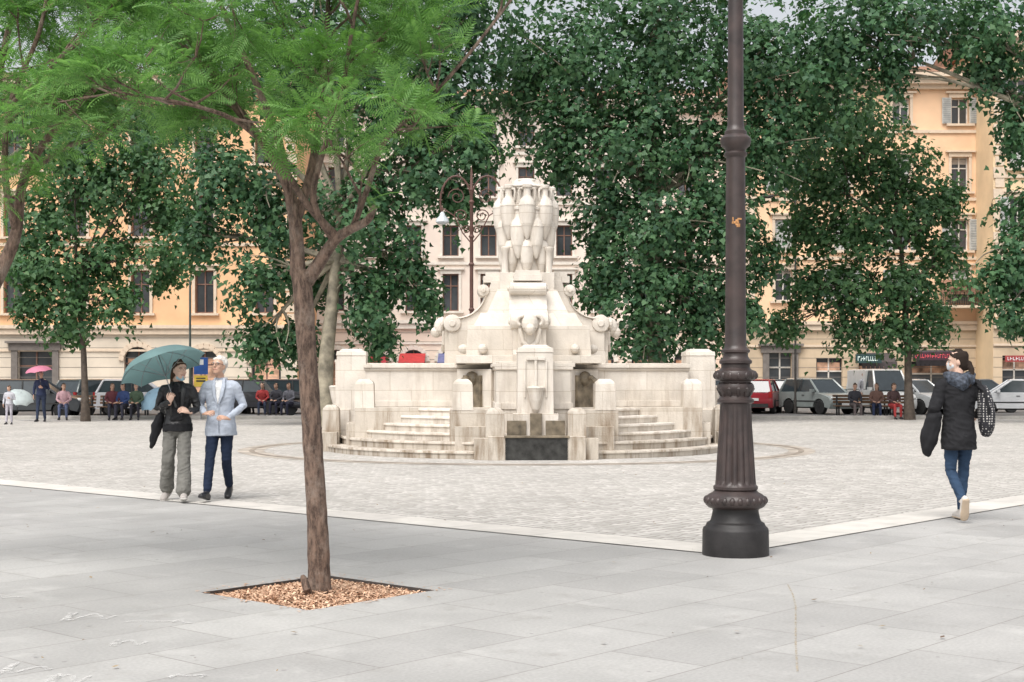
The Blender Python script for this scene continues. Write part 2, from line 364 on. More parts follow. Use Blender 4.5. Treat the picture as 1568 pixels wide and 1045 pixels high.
mb.box((0,0,2.2),(2.6,2.6,.8),0,taper=.97); mb.box((0,0,2.72),(2.3,2.3,.3),0,taper=.86); mb.box((0,0,3.1),(1.75,1.75,.55),0,taper=.72); mb.box((0,0,1.9),(3.0,3.0,.16),0)
mb.box((0,0,3.55),(1.15,1.15,.4),0)
mb.obj('basins_and_pedestal',[trav,travd,wet,stain_shade],parent=fr,bevel=.018)
mb=MB()
def amphora(h,r,X):
    pf=[(.16,0),(.30,.04),(.52,.12),(.74,.24),(.80,.245),(.80,.265),(.84,.27),(.98,.45),(1.0,.60),(1.05,.605),(1.05,.625),(.97,.63),(.84,.71),(.52,.77),(.44,.80),(.42,.93),(.60,.94),(.62,.985),(.48,1.0)]
    mb.lathe([(a*r,z*h) for a,z in pf],14,0,X)
    for s in (-1,1):
        mb.tube([(s*.40*r,0,.925*h),(s*.86*r,0,.92*h),(s*.98*r,0,.86*h),(s*.86*r,0,.70*h)],[.15*r]*4,0,ref=(0,1,0),n=6,X=X)
def ringof(n,R,z,h,r,ph=0):
    for j in range(n):
        a=2*math.pi*(j+ph)/n
        amphora(h,r,Matrix.Rotation(a,4,'Z')@Matrix.Translation((0,-R,z)))
ringof(8,.45,3.70,.98,.155,0); ringof(8,.50,4.05,1.10,.165,.5); ringof(8,.535,4.46,1.16,.180,0); ringof(8,.40,4.62,.98,.13,.5)
mb.lathe([(.44,3.6),(.42,3.9),(.42,4.6),(.42,5.3),(.38,5.6)],20,0)
for a in range(4):
    Xa=Matrix.Rotation(a*math.pi/2+math.pi/4,4,'Z'); mb.lathe([(.10,3.6),(.10,3.66),(.07,3.7),(.065,4.18),(.09,4.22),(.10,4.28),(.05,4.3)],12,0,Xa@Matrix.Translation((0,-.66,0)))
mb.lathe([(.40,5.52),(.48,5.56),(.50,5.60),(.44,5.63)],24,0)
ringof(6,.24,5.1,.66,.13,.5)
mb.lathe([(.34,5.6),(.37,5.64),(.33,5.68),(.30,5.74),(.20,5.79)],20,0)
mb.obj('amphora_column',[stone('travertine_carved',(.65,.60,.535),joint=(5,5),stain=2.0)],parent=fr,smooth=True)

# ---------------------------------------------------------------- foreground street lamp
iron,ntb,ib=nodes('cast_iron'); v=tc(ntb)
L(ntb,mixc(ntb,ramp(ntb,nz(ntb,v,7,6),.3,.7),(.026,.019,.018,1),(.062,.042,.038,1)),ib.inputs['Base Color']); ib.inputs['Roughness'].default_value=.42; ib.inputs['Specular IOR Level'].default_value=.55
bump(ntb,ib,nz(ntb,v,60,5),.25,.005)
ironb=M('cast_iron_base',(.020,.018,.018),rough=.5,var=.4,scale=8,bmp=.2)
sl=empty('street_lamp',(1.91,12.15,0))
def pz(y): return 1.5-(y-580)/180.0
pf=[(51,853),(51,848),(50.5,812),(49,808),(46,806),(44,801),(40,799),(38,796),(36,788),(35,782),(36,779)]
pf2=[(37,779),(42,777),(46,773),(47.5,768),(46,762),(41,757),(35,754),(32,751),(34,749),(34,745),(31,742),(31,739),(30.5,735),(29,710),(27,680),(25,650),(23.8,622),(24,618),(28,616),(28,612),(24,609),(22,606),(24,601),(28,597),(28.5,592),(27,588),(23,586),(24,583),(30,581),(33,577),(33,572),(31,568),(25,566),(22,563),(22,558),(25,556),(25,552),(21,549),(19,545),(19,541),(22,539),(22,536),(18,533),(16.5,528),(16,480),(15.5,400),(15,300),(14.5,245),(14.5,240),(17,238),(18,234),(15,230),(17,226),(22,222),(23.5,216),(23.5,211),(20,207),(17,205),(17,200),(14,197),(12.5,190),(12,100),(11.5,0),(10,-300),(9,-420)]
mb=MB(); mb.lathe([(a/180,pz(y)) for a,y in pf],48,1); mb.lathe([(a/180,pz(y)) for a,y in pf2],96,0,flute=(pz(740),pz(624),16,.11))
for j in range(24):
    a=2*math.pi*j/24; mb.ell((.245*math.cos(a),.245*math.sin(a),pz(766)),(.03,.03,.035),0,n=8)
for j in range(16):
    a=2*math.pi*j/16; mb.ell((.172*math.cos(a),.172*math.sin(a),pz(575)),(.022,.022,.03),0,n=8)
for j in range(12):
    a=2*math.pi*j/12; mb.tube([(.125*math.cos(a),.125*math.sin(a),pz(605)),(.145*math.cos(a),.145*math.sin(a),pz(595)),(.135*math.cos(a),.135*math.sin(a),pz(587))],[.012,.02,.01],0,n=6)
for s in (-1,1):
    pts=[(s*(.05+.85*math.sin(t)),0,6.2+.6*(1-math.cos(t))*.9+.4*math.sin(2*t)) for t in [i/10*math.pi/2 for i in range(11)]]
    mb.tube(pts,[.03]*11,0,ref=(0,1,0),n=8)
    mb.lathe([(.02,0),(.05,-.05),(.2,-.2),(.22,-.25),(.16,-.27),(.15,-.5),(.08,-.6)],20,0,Matrix.Translation((s*.9,0,6.75)))
mb.obj('post',[iron,ironb],parent=sl,smooth=True)
mb=MB()
for (dx,dz,w_,h_) in ((-.02,0,.05,.02),(.02,.03,.04,.015),(.01,-.025,.03,.03),(-.035,.03,.012,.03),(.0,.0,.03,.05)):
    nseg=4
    for i in range(nseg):
        a0=(dx-w_/2+w_*i/nseg)/.088; a1=(dx-w_/2+w_*(i+1)/nseg)/.088; R=.0895+.0006*random.random()
        z0=pz(341)+dz-h_/2; z1=z0+h_
        mb.add([(R*math.sin(a0),-R*math.cos(a0),z0),(R*math.sin(a1),-R*math.cos(a1),z0),(R*math.sin(a1),-R*math.cos(a1),z1),(R*math.sin(a0),-R*math.cos(a0),z1)],[(0,1,2,3)])
mb.obj('sticker',[M('sticker_paper',(.40,.20,.08),var=.6,scale=60)],parent=sl)

bl=empty('ornate_street_lamp',((722-784)/F*41,41,0))
mb=MB()
mb.lathe([(.17,0),(.17,.5),(.12,.6),(.1,1.2),(.07,1.4),(.055,3),(.05,6.9),(.08,6.95),(.05,7.0),(.03,7.5),(.01,7.6)],14,0)
for s in (-1,1):
    pts=[]
    for i in range(15):
        t=i/14*math.pi*1.15; pts.append((s*(.45-.45*math.cos(t)),0,6.6+.75*math.sin(t)))
    mb.tube(pts,[.03]*15,0,ref=(0,1,0),n=6)
    for (cx,cz,r) in ((.42,6.75,.26),(.3,6.2,.2),(.15,5.8,.13)):
        pts=[(s*(cx+r*(1-i/22)*math.cos(i*.55)),0,cz+r*(1-i/22)*math.sin(i*.55)) for i in range(18)]
        mb.tube(pts,[.018]*18,0,ref=(0,1,0),n=5)
    mb.tube([(0,0,5.4),(s*.25,0,5.7),(s*.5,0,6.2),(s*.8,0,6.4)],[.02]*4,0,ref=(0,1,0),n=6)
    mb.tube([(s*.84,0,6.45),(s*.84,0,6.25)],[.02,.02],0)
    mb.lathe([(.03,6.32),(.07,6.27),(.09,6.2),(.17,6.12),(.2,6.02)],16,1,Matrix.Translation((s*.84,0,0)))
    mb.lathe([(.19,6.03),(.15,5.98),(.05,5.95)],16,1,Matrix.Translation((s*.84,0,0)))
for zz in (3.5,4.8,5.6,6.6): mb.lathe([(.05,zz-.06),(.09,zz),(.05,zz+.06)],12,0)
mb.obj('post',[M('rusty_iron',(.10,.05,.04),rough=.6),M('lamp_glass',(.45,.48,.50),rough=.2)],parent=bl,smooth=True)

# ---------------------------------------------------------------- buildings
glass=M('window_glass',(.05,.055,.06),rough=.12,var=.5,scale=.6,spec=.6)
curt=M('curtain',(.42,.38,.33)); woodd=M('window_frame',(.20,.11,.08)); whitef=M('window_frame_light',(.62,.58,.52))
def building(name,x0,x1,y,H,rows,cols,ww,bands,trimc,base_open,shut=None,depth=12,frame=woodd):
    E=empty(name); wall=MB(); win=MB(); tr=MB(); mats=[b[1] for b in bands]
    def wm(z):
        for i,b in enumerate(bands):
            if z<b[0]: return i
        return len(bands)-1
    ops=[]
    for zl,zh in rows:
        for cx in cols: ops.append((cx-ww/2,cx+ww/2,zl,zh))
    ops+=[(a,b,z0,z1) for a,b,z0,z1,_ in base_open]
    xs=sorted(set([x0,x1]+[o[0] for o in ops]+[o[1] for o in ops])); zs=sorted(set([0,H]+[o[2] for o in ops]+[o[3] for o in ops]+[b[0] for b in bands if b[0]<H]))
    for i in range(len(xs)-1):
        for j in range(len(zs)-1):
            cx=(xs[i]+xs[i+1])/2; cz=(zs[j]+zs[j+1])/2
            if any(o[0]<cx<o[1] and o[2]<cz<o[3] for o in ops): continue
            wall.add([(xs[i],y,zs[j]),(xs[i+1],y,zs[j]),(xs[i+1],y,zs[j+1]),(xs[i],y,zs[j+1])],[(0,1,2,3)],wm(cz))
    D=.3
    for n_,o in enumerate(ops):
        a,b,z0,z1=o; wi=wm((z0+z1)/2)
        wall.add([(a,y,z0),(a,y+D,z0),(a,y+D,z1),(a,y,z1),(b,y,z0),(b,y+D,z0),(b,y+D,z1),(b,y,z1)],[(0,1,2,3),(4,5,6,7),(3,2,6,7),(0,1,5,4)],wi)
        isw=n_<len(rows)*len(cols)
        win.add([(a,y+D-.01,z0),(b,y+D-.01,z0),(b,y+D-.01,z1),(a,y+D-.01,z1)],[(0,1,2,3)],0)
        if isw:
            cx=(a+b)/2; 
            for xx in (a+.04,b-.04,cx): win.box((xx,y+D-.05,(z0+z1)/2),(.07,.06,z1-z0),1)
            for zz in (z0+.04,z1-.04,z0+(z1-z0)*.68): win.box((cx,y+D-.04,zz),(b-a,.05,.06),1)
            r=random.random()
            if r<.3: win.box((cx,y+D-.02,z1-(z1-z0)*.3*r/.3/2-.1),(b-a-.1,.012,(z1-z0)*r),2)
            t=.16
            tr.box((a-t/2,y-.03,(z0+z1)/2),(t,.08,z1-z0),0); tr.box((b+t/2,y-.03,(z0+z1)/2),(t,.08,z1-z0),0)
            tr.box((cx,y-.05,z1+.12),(b-a+2*t,.12,.24),0); tr.box((cx,y-.10,z1+.30),(b-a+.7,.24,.1),0)
            tr.box((cx,y-.09,z0-.07),(b-a+.6,.22,.13),0)
            if shut is not None and r>.25:
                if r>.8: 
                    for s in (-1,1): tr.box((cx+s*ww/4,y+.1,(z0+z1)/2),(ww/2-.03,.05,z1-z0-.02),1)
                    for q_ in range(14): tr.box((cx,y+.07,z0+.1+(z1-z0-.2)*q_/13),(ww-.16,.02,.05),1)
                else:
                    for s in (-1,1):
                        tr.box((cx+s*(ww/2+.3),y-.12,(z0+z1)/2),(.52,.05,z1-z0-.02),1)
                        for q_ in range(12): tr.box((cx+s*(ww/2+.3),y-.155,z0+.1+(z1-z0-.2)*q_/11),(.42,.02,.06),2)
        else:
            kind=base_open[n_-len(rows)*len(cols)][4]
            win.box(((a+b)/2,y+D-.05,(z0+z1)/2),(.08,.06,z1-z0),1); win.box(((a+b)/2,y+D-.05,z0+(z1-z0)*.72),(b-a,.06,.08),1)
            if kind=='door':
                tr.box(((a+b)/2,y-.08,z1+.2),(b-a+1.0,.2,.4),3); tr.box((a-.2,y-.05,z1/2),(.36,.14,z1),3); tr.box((b+.2,y-.05,z1/2),(.36,.14,z1),3); tr.box(((a+b)/2,y-.16,z1+.47),(b-a+1.3,.4,.12),3)
            if kind=='arch':
                cx=(a+b)/2; R=(b-a)/2
                for i in range(10):
                    t0=math.pi*i/10; t1=math.pi*(i+1)/10; tm=(t0+t1)/2
                    tr.box((0,0,0),(R*.36,.14,.28),0,X=Matrix.Translation((cx+(R+.14)*math.cos(tm),y-.06,z1-R+(R+.14)*math.sin(tm)))@Matrix.Rotation(math.pi/2-tm,4,'Y'))
                    wall.prism([(cx+R*math.cos(t0),z1-R+R*math.sin(t0)),(cx+R*math.cos(t0),z1+.002),(cx+R*math.cos(t1),z1+.002),(cx+R*math.cos(t1),z1-R+R*math.sin(t1))],y-.004,y+.1,wi)
                win.box((cx,y+D-.03,1.7),(b-a-.3,.04,1.9),3)
            if kind=='shop': win.box(((a+b)/2,y+D-.03,z1-.5),(b-a-.2,.04,.5),3)
    bz=bands[0][0]
    for (z,h,d) in ((bz+.15,.3,.22),(bz+.42,.2,.34),(bz-.9,.12,.1)): tr.box(((x0+x1)/2,y-d/2+.02,z),(x1-x0,d,h),0)
    for zl,zh in rows[1:]: tr.box(((x0+x1)/2,y-.04,zl-.45),(x1-x0,.12,.18),0)
    for (z,h,d) in ((H-.7,.25,.3),(H-.4,.35,.6),(H-.1,.25,.9)): tr.box(((x0+x1)/2,y-d/2+.02,z),(x1-x0+.2,d,h),0)
    for q_ in range(int(bz/.55)): tr.box(((x0+x1)/2,y-.002,.5+q_*.55),(x1-x0,.012,.025),3)
    for q_ in range(int((H-bz)/.6)-2):
        for xx in (x0+.35,x1-.35): tr.box((xx,y-.03,bz+.9+q_*.6),(.7 if q_%2 else .5,.08,.52),0)
    wall.add([(x0,y,0),(x0,y+depth,0),(x0,y+depth,H),(x0,y,H),(x1,y,0),(x1,y+depth,0),(x1,y+depth,H),(x1,y,H)],[(0,1,2,3),(4,5,6,7),(1,5,6,2)],len(mats)-1)
    ro=MB(); ro.prism([(0,0),(depth+1.8,0),(depth*.5+.9,1.8)],x0-.3,x1+.3,0,X=Matrix.Translation((0,y-.9,H+.04))@Matrix.Rotation(math.pi/2,4,'Z')@Matrix.Diagonal((1,-1,1,1)))
    wall.obj('walls',mats,E); win.obj('windows',[glass,frame,curt,M('shop_interior',(.5,.3,.2),var=.8,scale=1.5)],E); 
    tr.obj('trim',[trimc,M('shutter_grey',(.42,.42,.40)),M('shutter_slat',(.30,.31,.30)),M('dark_stone',(.16,.14,.125))],E); ro.obj('roof',[M('roof_tiles',(.3,.16,.1),scale=3)],E)
    return E
cream=M('cream_plaster',(.60,.52,.42),var=.12,scale=.8,bmp=.1); orange=M('orange_plaster',(.74,.45,.25),var=.14,scale=.6,bmp=.1)
pale=M('pale_plaster',(.68,.56,.47),var=.08,scale=.6); paletrim=M('pale_trim',(.66,.61,.54),var=.08); peach=M('peach_plaster',(.78,.52,.33),var=.12,scale=.6)
ochre=M('ochre_plaster',(.68,.52,.33),var=.12,scale=.6); ochb=M('ochre_base',(.50,.39,.27),var=.16,scale=.8); trimo=M('stone_trim',(.62,.50,.38),var=.08)
def xa(px,Y): return (px-784)/F*Y
Y=80
cols=[xa(p,Y) for p in (-160,-70,20,118,215,313,405)]
building('apartment_building',xa(-330,Y),xa(455,Y),Y,18.2,[(5.2,7.6),(9.5,11.8),(13.6,15.4)],cols,1.05,[(4.0,cream),(99,orange)],trimo,
 [(xa(28,Y),xa(80,Y),0,3.1,'door'),(xa(190,Y),xa(232,Y),0,3.3,'arch'),(xa(290,Y),xa(335,Y),0,3.2,'arch'),(xa(-120,Y),xa(-60,Y),0,3.2,'arch'),(xa(385,Y),xa(430,Y),0,3.2,'arch')])
Y=88
building('apartment_building',xa(462,Y),xa(1125,Y),Y,18.8,[(5.7,8.0),(9.1,11.0),(12.8,14.6),(15.9,17.2)],[xa(p,Y) for p in (575,633,690,748,806,864,922,985,1050)]+[xa(515,Y)],1.0,[(4.6,pale),(99,M('pale_upper',(.70,.60,.52),var=.08,scale=.6))],paletrim,
 [(xa(p-18,Y),xa(p+18,Y),0,3.3,'arch') for p in (515,575,633,690,748,864,922,985,1050)])
Y=82
building('apartment_building',xa(1140,Y),xa(1519,Y),Y,19.0,[(6.0,7.8),(8.9,10.7),(12.3,14.3),(16.2,17.7)],[xa(p,Y) for p in (1200,1290,1380,1470)],1.0,[(4.3,ochb),(99,peach)],trimo,
 [(xa(1178,Y),xa(1212,Y),0,3.0,'door'),(xa(1250,Y),xa(1290,Y),0,2.7,'shop'),(xa(1315,Y),xa(1360,Y),0,2.5,'shop'),(xa(1395,Y),xa(1460,Y),0,2.5,'shop')],shut=1,frame=whitef)
Y=79
building('apartment_building',xa(1521,Y),xa(1800,Y),Y,20.5,[(6.0,8.0),(9.6,11.6),(13.2,15.2),(16.6,18.2)],[xa(p,Y) for p in (1560,1640,1720)],1.0,[(4.3,ochb),(99,ochre)],trimo,
 [(xa(1535,Y),xa(1575,Y),0,2.8,'shop'),(xa(1640,Y),xa(1680,Y),0,2.8,'shop')],shut=1,frame=whitef)
def awning(px,py,w,Y,col,name='shop_awning'):
    mb=MB(); p=P(px,py,Y); mb.prism([(0,0),(-1.3,-.55),(-1.3,-.8),(-1.26,-.8),(-1.26,-.58),(0,-.05)],-w/2,w/2,0,X=Matrix.Translation(p)@Matrix.Rotation(math.pi/2,4,'Z'))
    for i in range(int(w/.25)): mb.box((p.x-w/2+.12+i*.25,p.y-1.29,p.z-.86),(.2,.02,.12),0)
    mb.obj(name,[M('awning_'+str(col),col)])
awning(632,541,1.6,87.8,(.42,.04,.04)); awning(575,546,1.6,87.8,(.36,.04,.05)); awning(690,541,1.5,87.8,(.12,.13,.25)); awning(1428,536,2.6,81.8,(.05,.045,.05)); awning(1338,540,2.0,81.8,(.06,.05,.05)); awning(1478,428,3.4,81.7,(.22,.12,.08),'balcony_awning')
def sign(px,py,w,h,Y,col,tcol):
    mb=MB(); p=P(px,py,Y); mb.box(p,(w,.12,h),0); x=-w/2+.12
    while x<w/2-.15:
        lw=random.uniform(.06,.12)
        mb.box((p.x+x,p.y-.065,p.z),(lw*.3,.02,h*.5),1); mb.box((p.x+x+lw*.5,p.y-.066,p.z+random.choice((-.2,0,.2))*h),(lw*.8,.02,h*.12),1); x+=lw+.05
    mb.obj('shop_sign',[M('sg'+str(col),col),M('sgt'+str(tcol),tcol)])
sign(1330,549,1.45,.5,80.2,(.02,.05,.05),(.7,.8,.75)); sign(1428,545,2.2,.45,80.15,(.05,.02,.03),(.6,.08,.1)); sign(1556,549,1.2,.35,78.6,(.30,.05,.05),(.6,.6,.6))
bal=empty('balcony'); mb=MB(); p=P(1480,470,81.2); mb.box(p,(3.4,1.4,.14),0)
for i in range(26): mb.box((p.x-1.65+i*.132,p.y-.66,p.z+.55),(.03,.03,.95),1)
mb.box((p.x,p.y-.66,p.z+1.03),(3.4,.05,.05),1); mb.obj('slab_and_railing',[trimo,M('rail',(.05,.05,.05))],bal)
pp=np.array(p)+np.array([0,-.5,1.0])+rng.normal(0,1,(500,3))*np.array([.8,.2,.28])
aa=rng.normal(0,.09,(500,3)); bb_=rng.normal(0,.07,(500,3)); cloud('balcony_plants',np.stack([pp-aa,pp-bb_,pp+aa,pp+bb_],1),M('balcony_leaf',(.06,.13,.04)),bal)

# ---------------------------------------------------------------- plane trees
leafT=np.array([(0,0),(.52,.22),(.18,.60),(0,1.0),(-.18,.60),(-.52,.22)])
darkleaf=leafmat('plane_tree_leaves',(.028,.080,.042),(.052,.135,.060),(.135,.25,.105),.32)
darkleaf2=leafmat('plane_tree_leaves_lighter',(.034,.092,.042),(.064,.150,.062),(.155,.275,.11),.35)
bark=M('plane_bark',(.26,.23,.17),var=.5,scale=3,bmp=.5,bs=12); barkd=M('dark_bark',(.09,.07,.055),var=.4,scale=6,bmp=.5,bs=15)
def crown(name,blobs,Y,mat,parent,leaf=.21,dens=1.0):
    out=[]
    for (px,py,rx,rz,dy) in blobs:
        c=P(px,py,Y+dy); k=F/(Y+dy); a=rx/k; c_=rz/k; b=min(3.4,(a+c_)/2*1.0)
        area=4*math.pi*((a*b)**1.6+(a*c_)**1.6+(b*c_)**1.6)**(1/1.6)/3**(1/1.6)
        far=.45 if (py<-20 or px<-20 or px>1610) else 1.0
        ns=int(area*2.75*dens*far)+12
        d=unit(rng.normal(size=(ns,3))); rr=rng.random(ns)**.42*1.02
        ph=rng.uniform(0,6,3); lump=1+.22*np.sin(d[:,0]*5+ph[0])*np.cos(d[:,2]*6+ph[1])+.14*np.sin(d[:,1]*9+ph[2]+d[:,2]*7)
        ctr=np.array(c)+d*np.array([a,b,c_])*(rr*lump)[:,None]
        nl=19
        od=unit(d*np.array([1,1,.6])+np.array([0,0,.5])+rng.normal(0,.25,(ns,3)))
        sr=rng.uniform(.30,.62,ns)
        t1=unit(np.cross(od,rng.normal(size=(ns,3)))); t2=np.cross(od,t1)
        u=rng.normal(0,.55,(ns,nl)); v=rng.normal(0,.55,(ns,nl)); h=-.45*(u*u+v*v)+rng.normal(0,.14,(ns,nl))
        pos=ctr[:,None]+sr[:,None,None]*(t1[:,None]*u[...,None]+t2[:,None]*v[...,None]+od[:,None]*h[...,None])
        nrm=unit(od[:,None]+.75*(t1[:,None]*u[...,None]+t2[:,None]*v[...,None])+rng.normal(0,.42,(ns,nl,3)))
        ldir=t1[:,None]*u[...,None]+t2[:,None]*v[...,None]+np.array([0,0,-.5])+rng.normal(0,.4,(ns,nl,3))
        ldir=unit(ldir-nrm*(ldir*nrm).sum(-1,keepdims=True)); w_=np.cross(nrm,ldir)
        s=leaf*rng.uniform(.5,1.2,(ns,nl))
        T=leafT
        A=pos[:,:,None]+s[...,None,None]*(T[None,None,:,0,None]*w_[:,:,None]+T[None,None,:,1,None]*ldir[:,:,None]-.15*abs(T[None,None,:,0,None])*nrm[:,:,None])
        out.append(A.reshape(-1,len(T),3))
    return cloud(name,np.concatenate(out),mat,parent)
def curve_pts(a,b,sag=.3,n=6):
    pts=[];off=V((random.uniform(-1,1),random.uniform(-1,1),0))*sag
    for i in range(n+1):
        t=i/n; pts.append(a.lerp(b,t)+off*math.sin(math.pi*t)+V((0,0,sag*math.sin(math.pi*t)*.6)))
    return pts
def plane_tree(px,Y,trunk_pts,r0,blobs,mat,dens=1.0,leaf=.21,bk=bark):
    E=empty('plane_tree'); mb=MB()
    tp=[P(*t,Y) for t in trunk_pts]; tp[0].z=-.02
    k=len(tp); mb.tube(tp,[r0*(1.35 if i==0 else 1-.55*i/(k-1)) for i in range(k)],0,n=12)
    top=tp[-1]
    for b in blobs:
        e=P(b[0],b[1],Y+b[4]); s=tp[-1] if e.z>top.z else tp[max(1,k-2)]
        c=curve_pts(s,e,.35); mb.tube(c,[r0*.42*(1-.75*i/6) for i in range(7)],0,n=7)
        for _ in range(5):
            kk=F/(Y+b[4]); ee=e+V((random.uniform(-1,1)*b[2]/kk,random.uniform(-1,1)*b[2]/kk,random.uniform(-1,1)*b[3]/kk))*.8
            cc=curve_pts(c[4],ee,.2,4); mb.tube(cc,[r0*.14*(1-.7*i/4) for i in range(5)],0,n=5)
    mb.obj('trunk_and_limbs',[bk],E,smooth=True)
    crown('crown',blobs,Y,mat,E,leaf,dens)
plane_tree(130,50,[(131,648),(130,600),(128,540),(122,470),(118,420)],.14,[(75,330,60,60,0),(150,290,80,65,.5),(95,420,75,55,-.3),(160,390,65,50,.3),(110,490,52,40,0),(50,470,36,34,.2),(180,465,34,36,-.4),(250,395,50,42,0),(255,320,62,50,.4),(120,230,100,55,.5),(225,250,70,50,.4),(40,400,40,45,0)],darkleaf2,.95,bk=barkd)
plane_tree(500,45,[(497,640),(497,600),(500,540),(508,470),(515,400),(522,330)],.30,[(420,90,110,110,0),(300,130,90,90,1),(560,110,120,110,0),(680,130,110,100,.5),(640,240,110,80,0),(560,320,95,75,-.5),(620,400,45,60,0),(700,300,50,40,.5),(350,270,95,75,0),(430,330,85,70,.5),(400,430,62,50,0),(560,450,55,70,0),(580,520,32,30,.3),(400,525,55,34,.5),(455,520,45,40,1),(655,455,30,45,.3),(730,210,60,60,0),(480,430,50,60,2.5),(500,-30,190,100,0),(700,0,120,90,0),(310,360,60,45,.3)],darkleaf,.95)
plane_tree(1000,48,[(1010,640),(1005,560),(1000,470),(1000,380),(1005,300)],.32,[(880,90,110,120,0),(1010,80,130,120,-.5),(1150,90,120,110,0),(860,220,75,75,0),(960,220,105,90,-.6),(1080,230,110,90,0),(1180,220,80,80,.3),(930,330,65,70,0),(1020,340,100,80,-.6),(1110,340,80,75,0),(920,420,50,60,.4),(1000,440,90,70,-.3),(1090,440,75,65,0),(990,515,68,44,0),(1075,505,60,40,.3),(1145,480,38,40,.3),(800,120,65,75,.5),(1000,-40,200,80,0),(1250,120,80,110,.4),(1170,400,25,40,.5)],darkleaf,.95)
plane_tree(1390,52,[(1393,642),(1391,590),(1390,530),(1385,450),(1380,380)],.17,[(1310,200,95,70,0),(1250,275,75,58,0),(1370,265,82,58,.4),(1320,350,85,55,-.4),(1240,355,58,44,0),(1410,330,62,52,.2),(1290,435,74,50,0),(1380,440,72,50,-.3),(1440,400,42,44,.3),(1235,445,38,38,.2),(1370,510,56,32,0),(1300,500,34,32,.2),(1430,490,38,36,.2),(1200,500,34,28,.4),(1455,300,30,36,.4)],darkleaf2,.95,bk=barkd)
plane_tree(1600,47,[(1640,650),(1640,560),(1630,430),(1615,300),(1600,180)],.26,[(1400,30,110,65,0),(1300,60,100,80,.4),(1520,50,100,70,0),(1510,115,45,38,.3),(1560,190,38,70,0),(1600,320,70,75,0),(1555,400,46,54,.2),(1560,480,50,44,.3),(1520,430,32,38,.1),(1640,120,90,120,0),(1660,450,70,70,0),(1375,110,40,38,0)],darkleaf,.95)
plane_tree(20,56,[(-60,640),(-60,560),(-50,400),(-40,300)],.25,[(-40,200,90,80,0),(40,170,70,55,0),(150,150,85,55,0),(-60,330,60,80,0),(230,190,65,55,0),(-60,60,90,70,0)],darkleaf2,.8)

# ---------------------------------------------------------------- foreground feathery trees
frondleaf=leafmat('feathery_leaves',(.10,.22,.070),(.155,.32,.09),(.28,.47,.16),.45)
fbark,ntb,fb=nodes('young_bark'); v=tc(ntb,(1,1,.3)); v1=tc(ntb)
c=mixc(ntb,ramp(ntb,nz(ntb,v,30,8,.75),.40,.60),(.070,.045,.034,1),(.26,.175,.13,1)); c=mixc(ntb,math2(ntb,'MULTIPLY',ramp(ntb,nz(ntb,v1,7,6,.7),.50,.68),.7),c,(.34,.27,.22,1))
L(ntb,c,fb.inputs['Base Color']); fb.inputs['Roughness'].default_value=.9; bump(ntb,fb,nz(ntb,v,30,8,.75),1.0,.03)
Q=[]
for i in range(11):
    t=.10+.9*i/10; y=t; ln=.30*math.sin(math.pi*min(.93,(.22+.66*t)))+.03; 
    for s in (-1,1):
        z=-.30*t*t; dx=math.cos(.5)*ln; dy=math.sin(.5)*ln; w_=.030
        Q.append([(0,y,z),(s*dx*.5+0,y+dy*.5-w_,z+.01),(s*dx,y+dy,z-.05),(s*dx*.5,y+dy*.5+w_,z+.01)])
Q.append([(-.006,0,0),(.006,0,0),(.003,1,-.30),(-.003,1,-.30)])
Q=np.array(Q)
def fronds(name,tips,dirs,mat,parent,size=(.12,.25),per=7):
    tips=np.repeat(np.array(tips),per,0); dirs=np.repeat(np.array(dirs),per,0); n=len(tips)
    d=unit(unit(dirs)*.6+rng.normal(0,.75,(n,3))*np.array([1,1,.6])+np.array([0,0,.12]))
    up=unit(np.array([0,0,1.0])+rng.normal(0,.5,(n,3))); x=unit(np.cross(d,up)); z=np.cross(x,d)
    s=rng.uniform(*size,n); base=tips+rng.normal(0,.035,(n,3))
    A=base[:,None,None]+s[:,None,None,None]*(Q[None,...,0,None]*x[:,None,None]+Q[None,...,1,None]*d[:,None,None]+Q[None,...,2,None]*z[:,None,None])
    return cloud(name,A.reshape(-1,4,3),mat,parent)
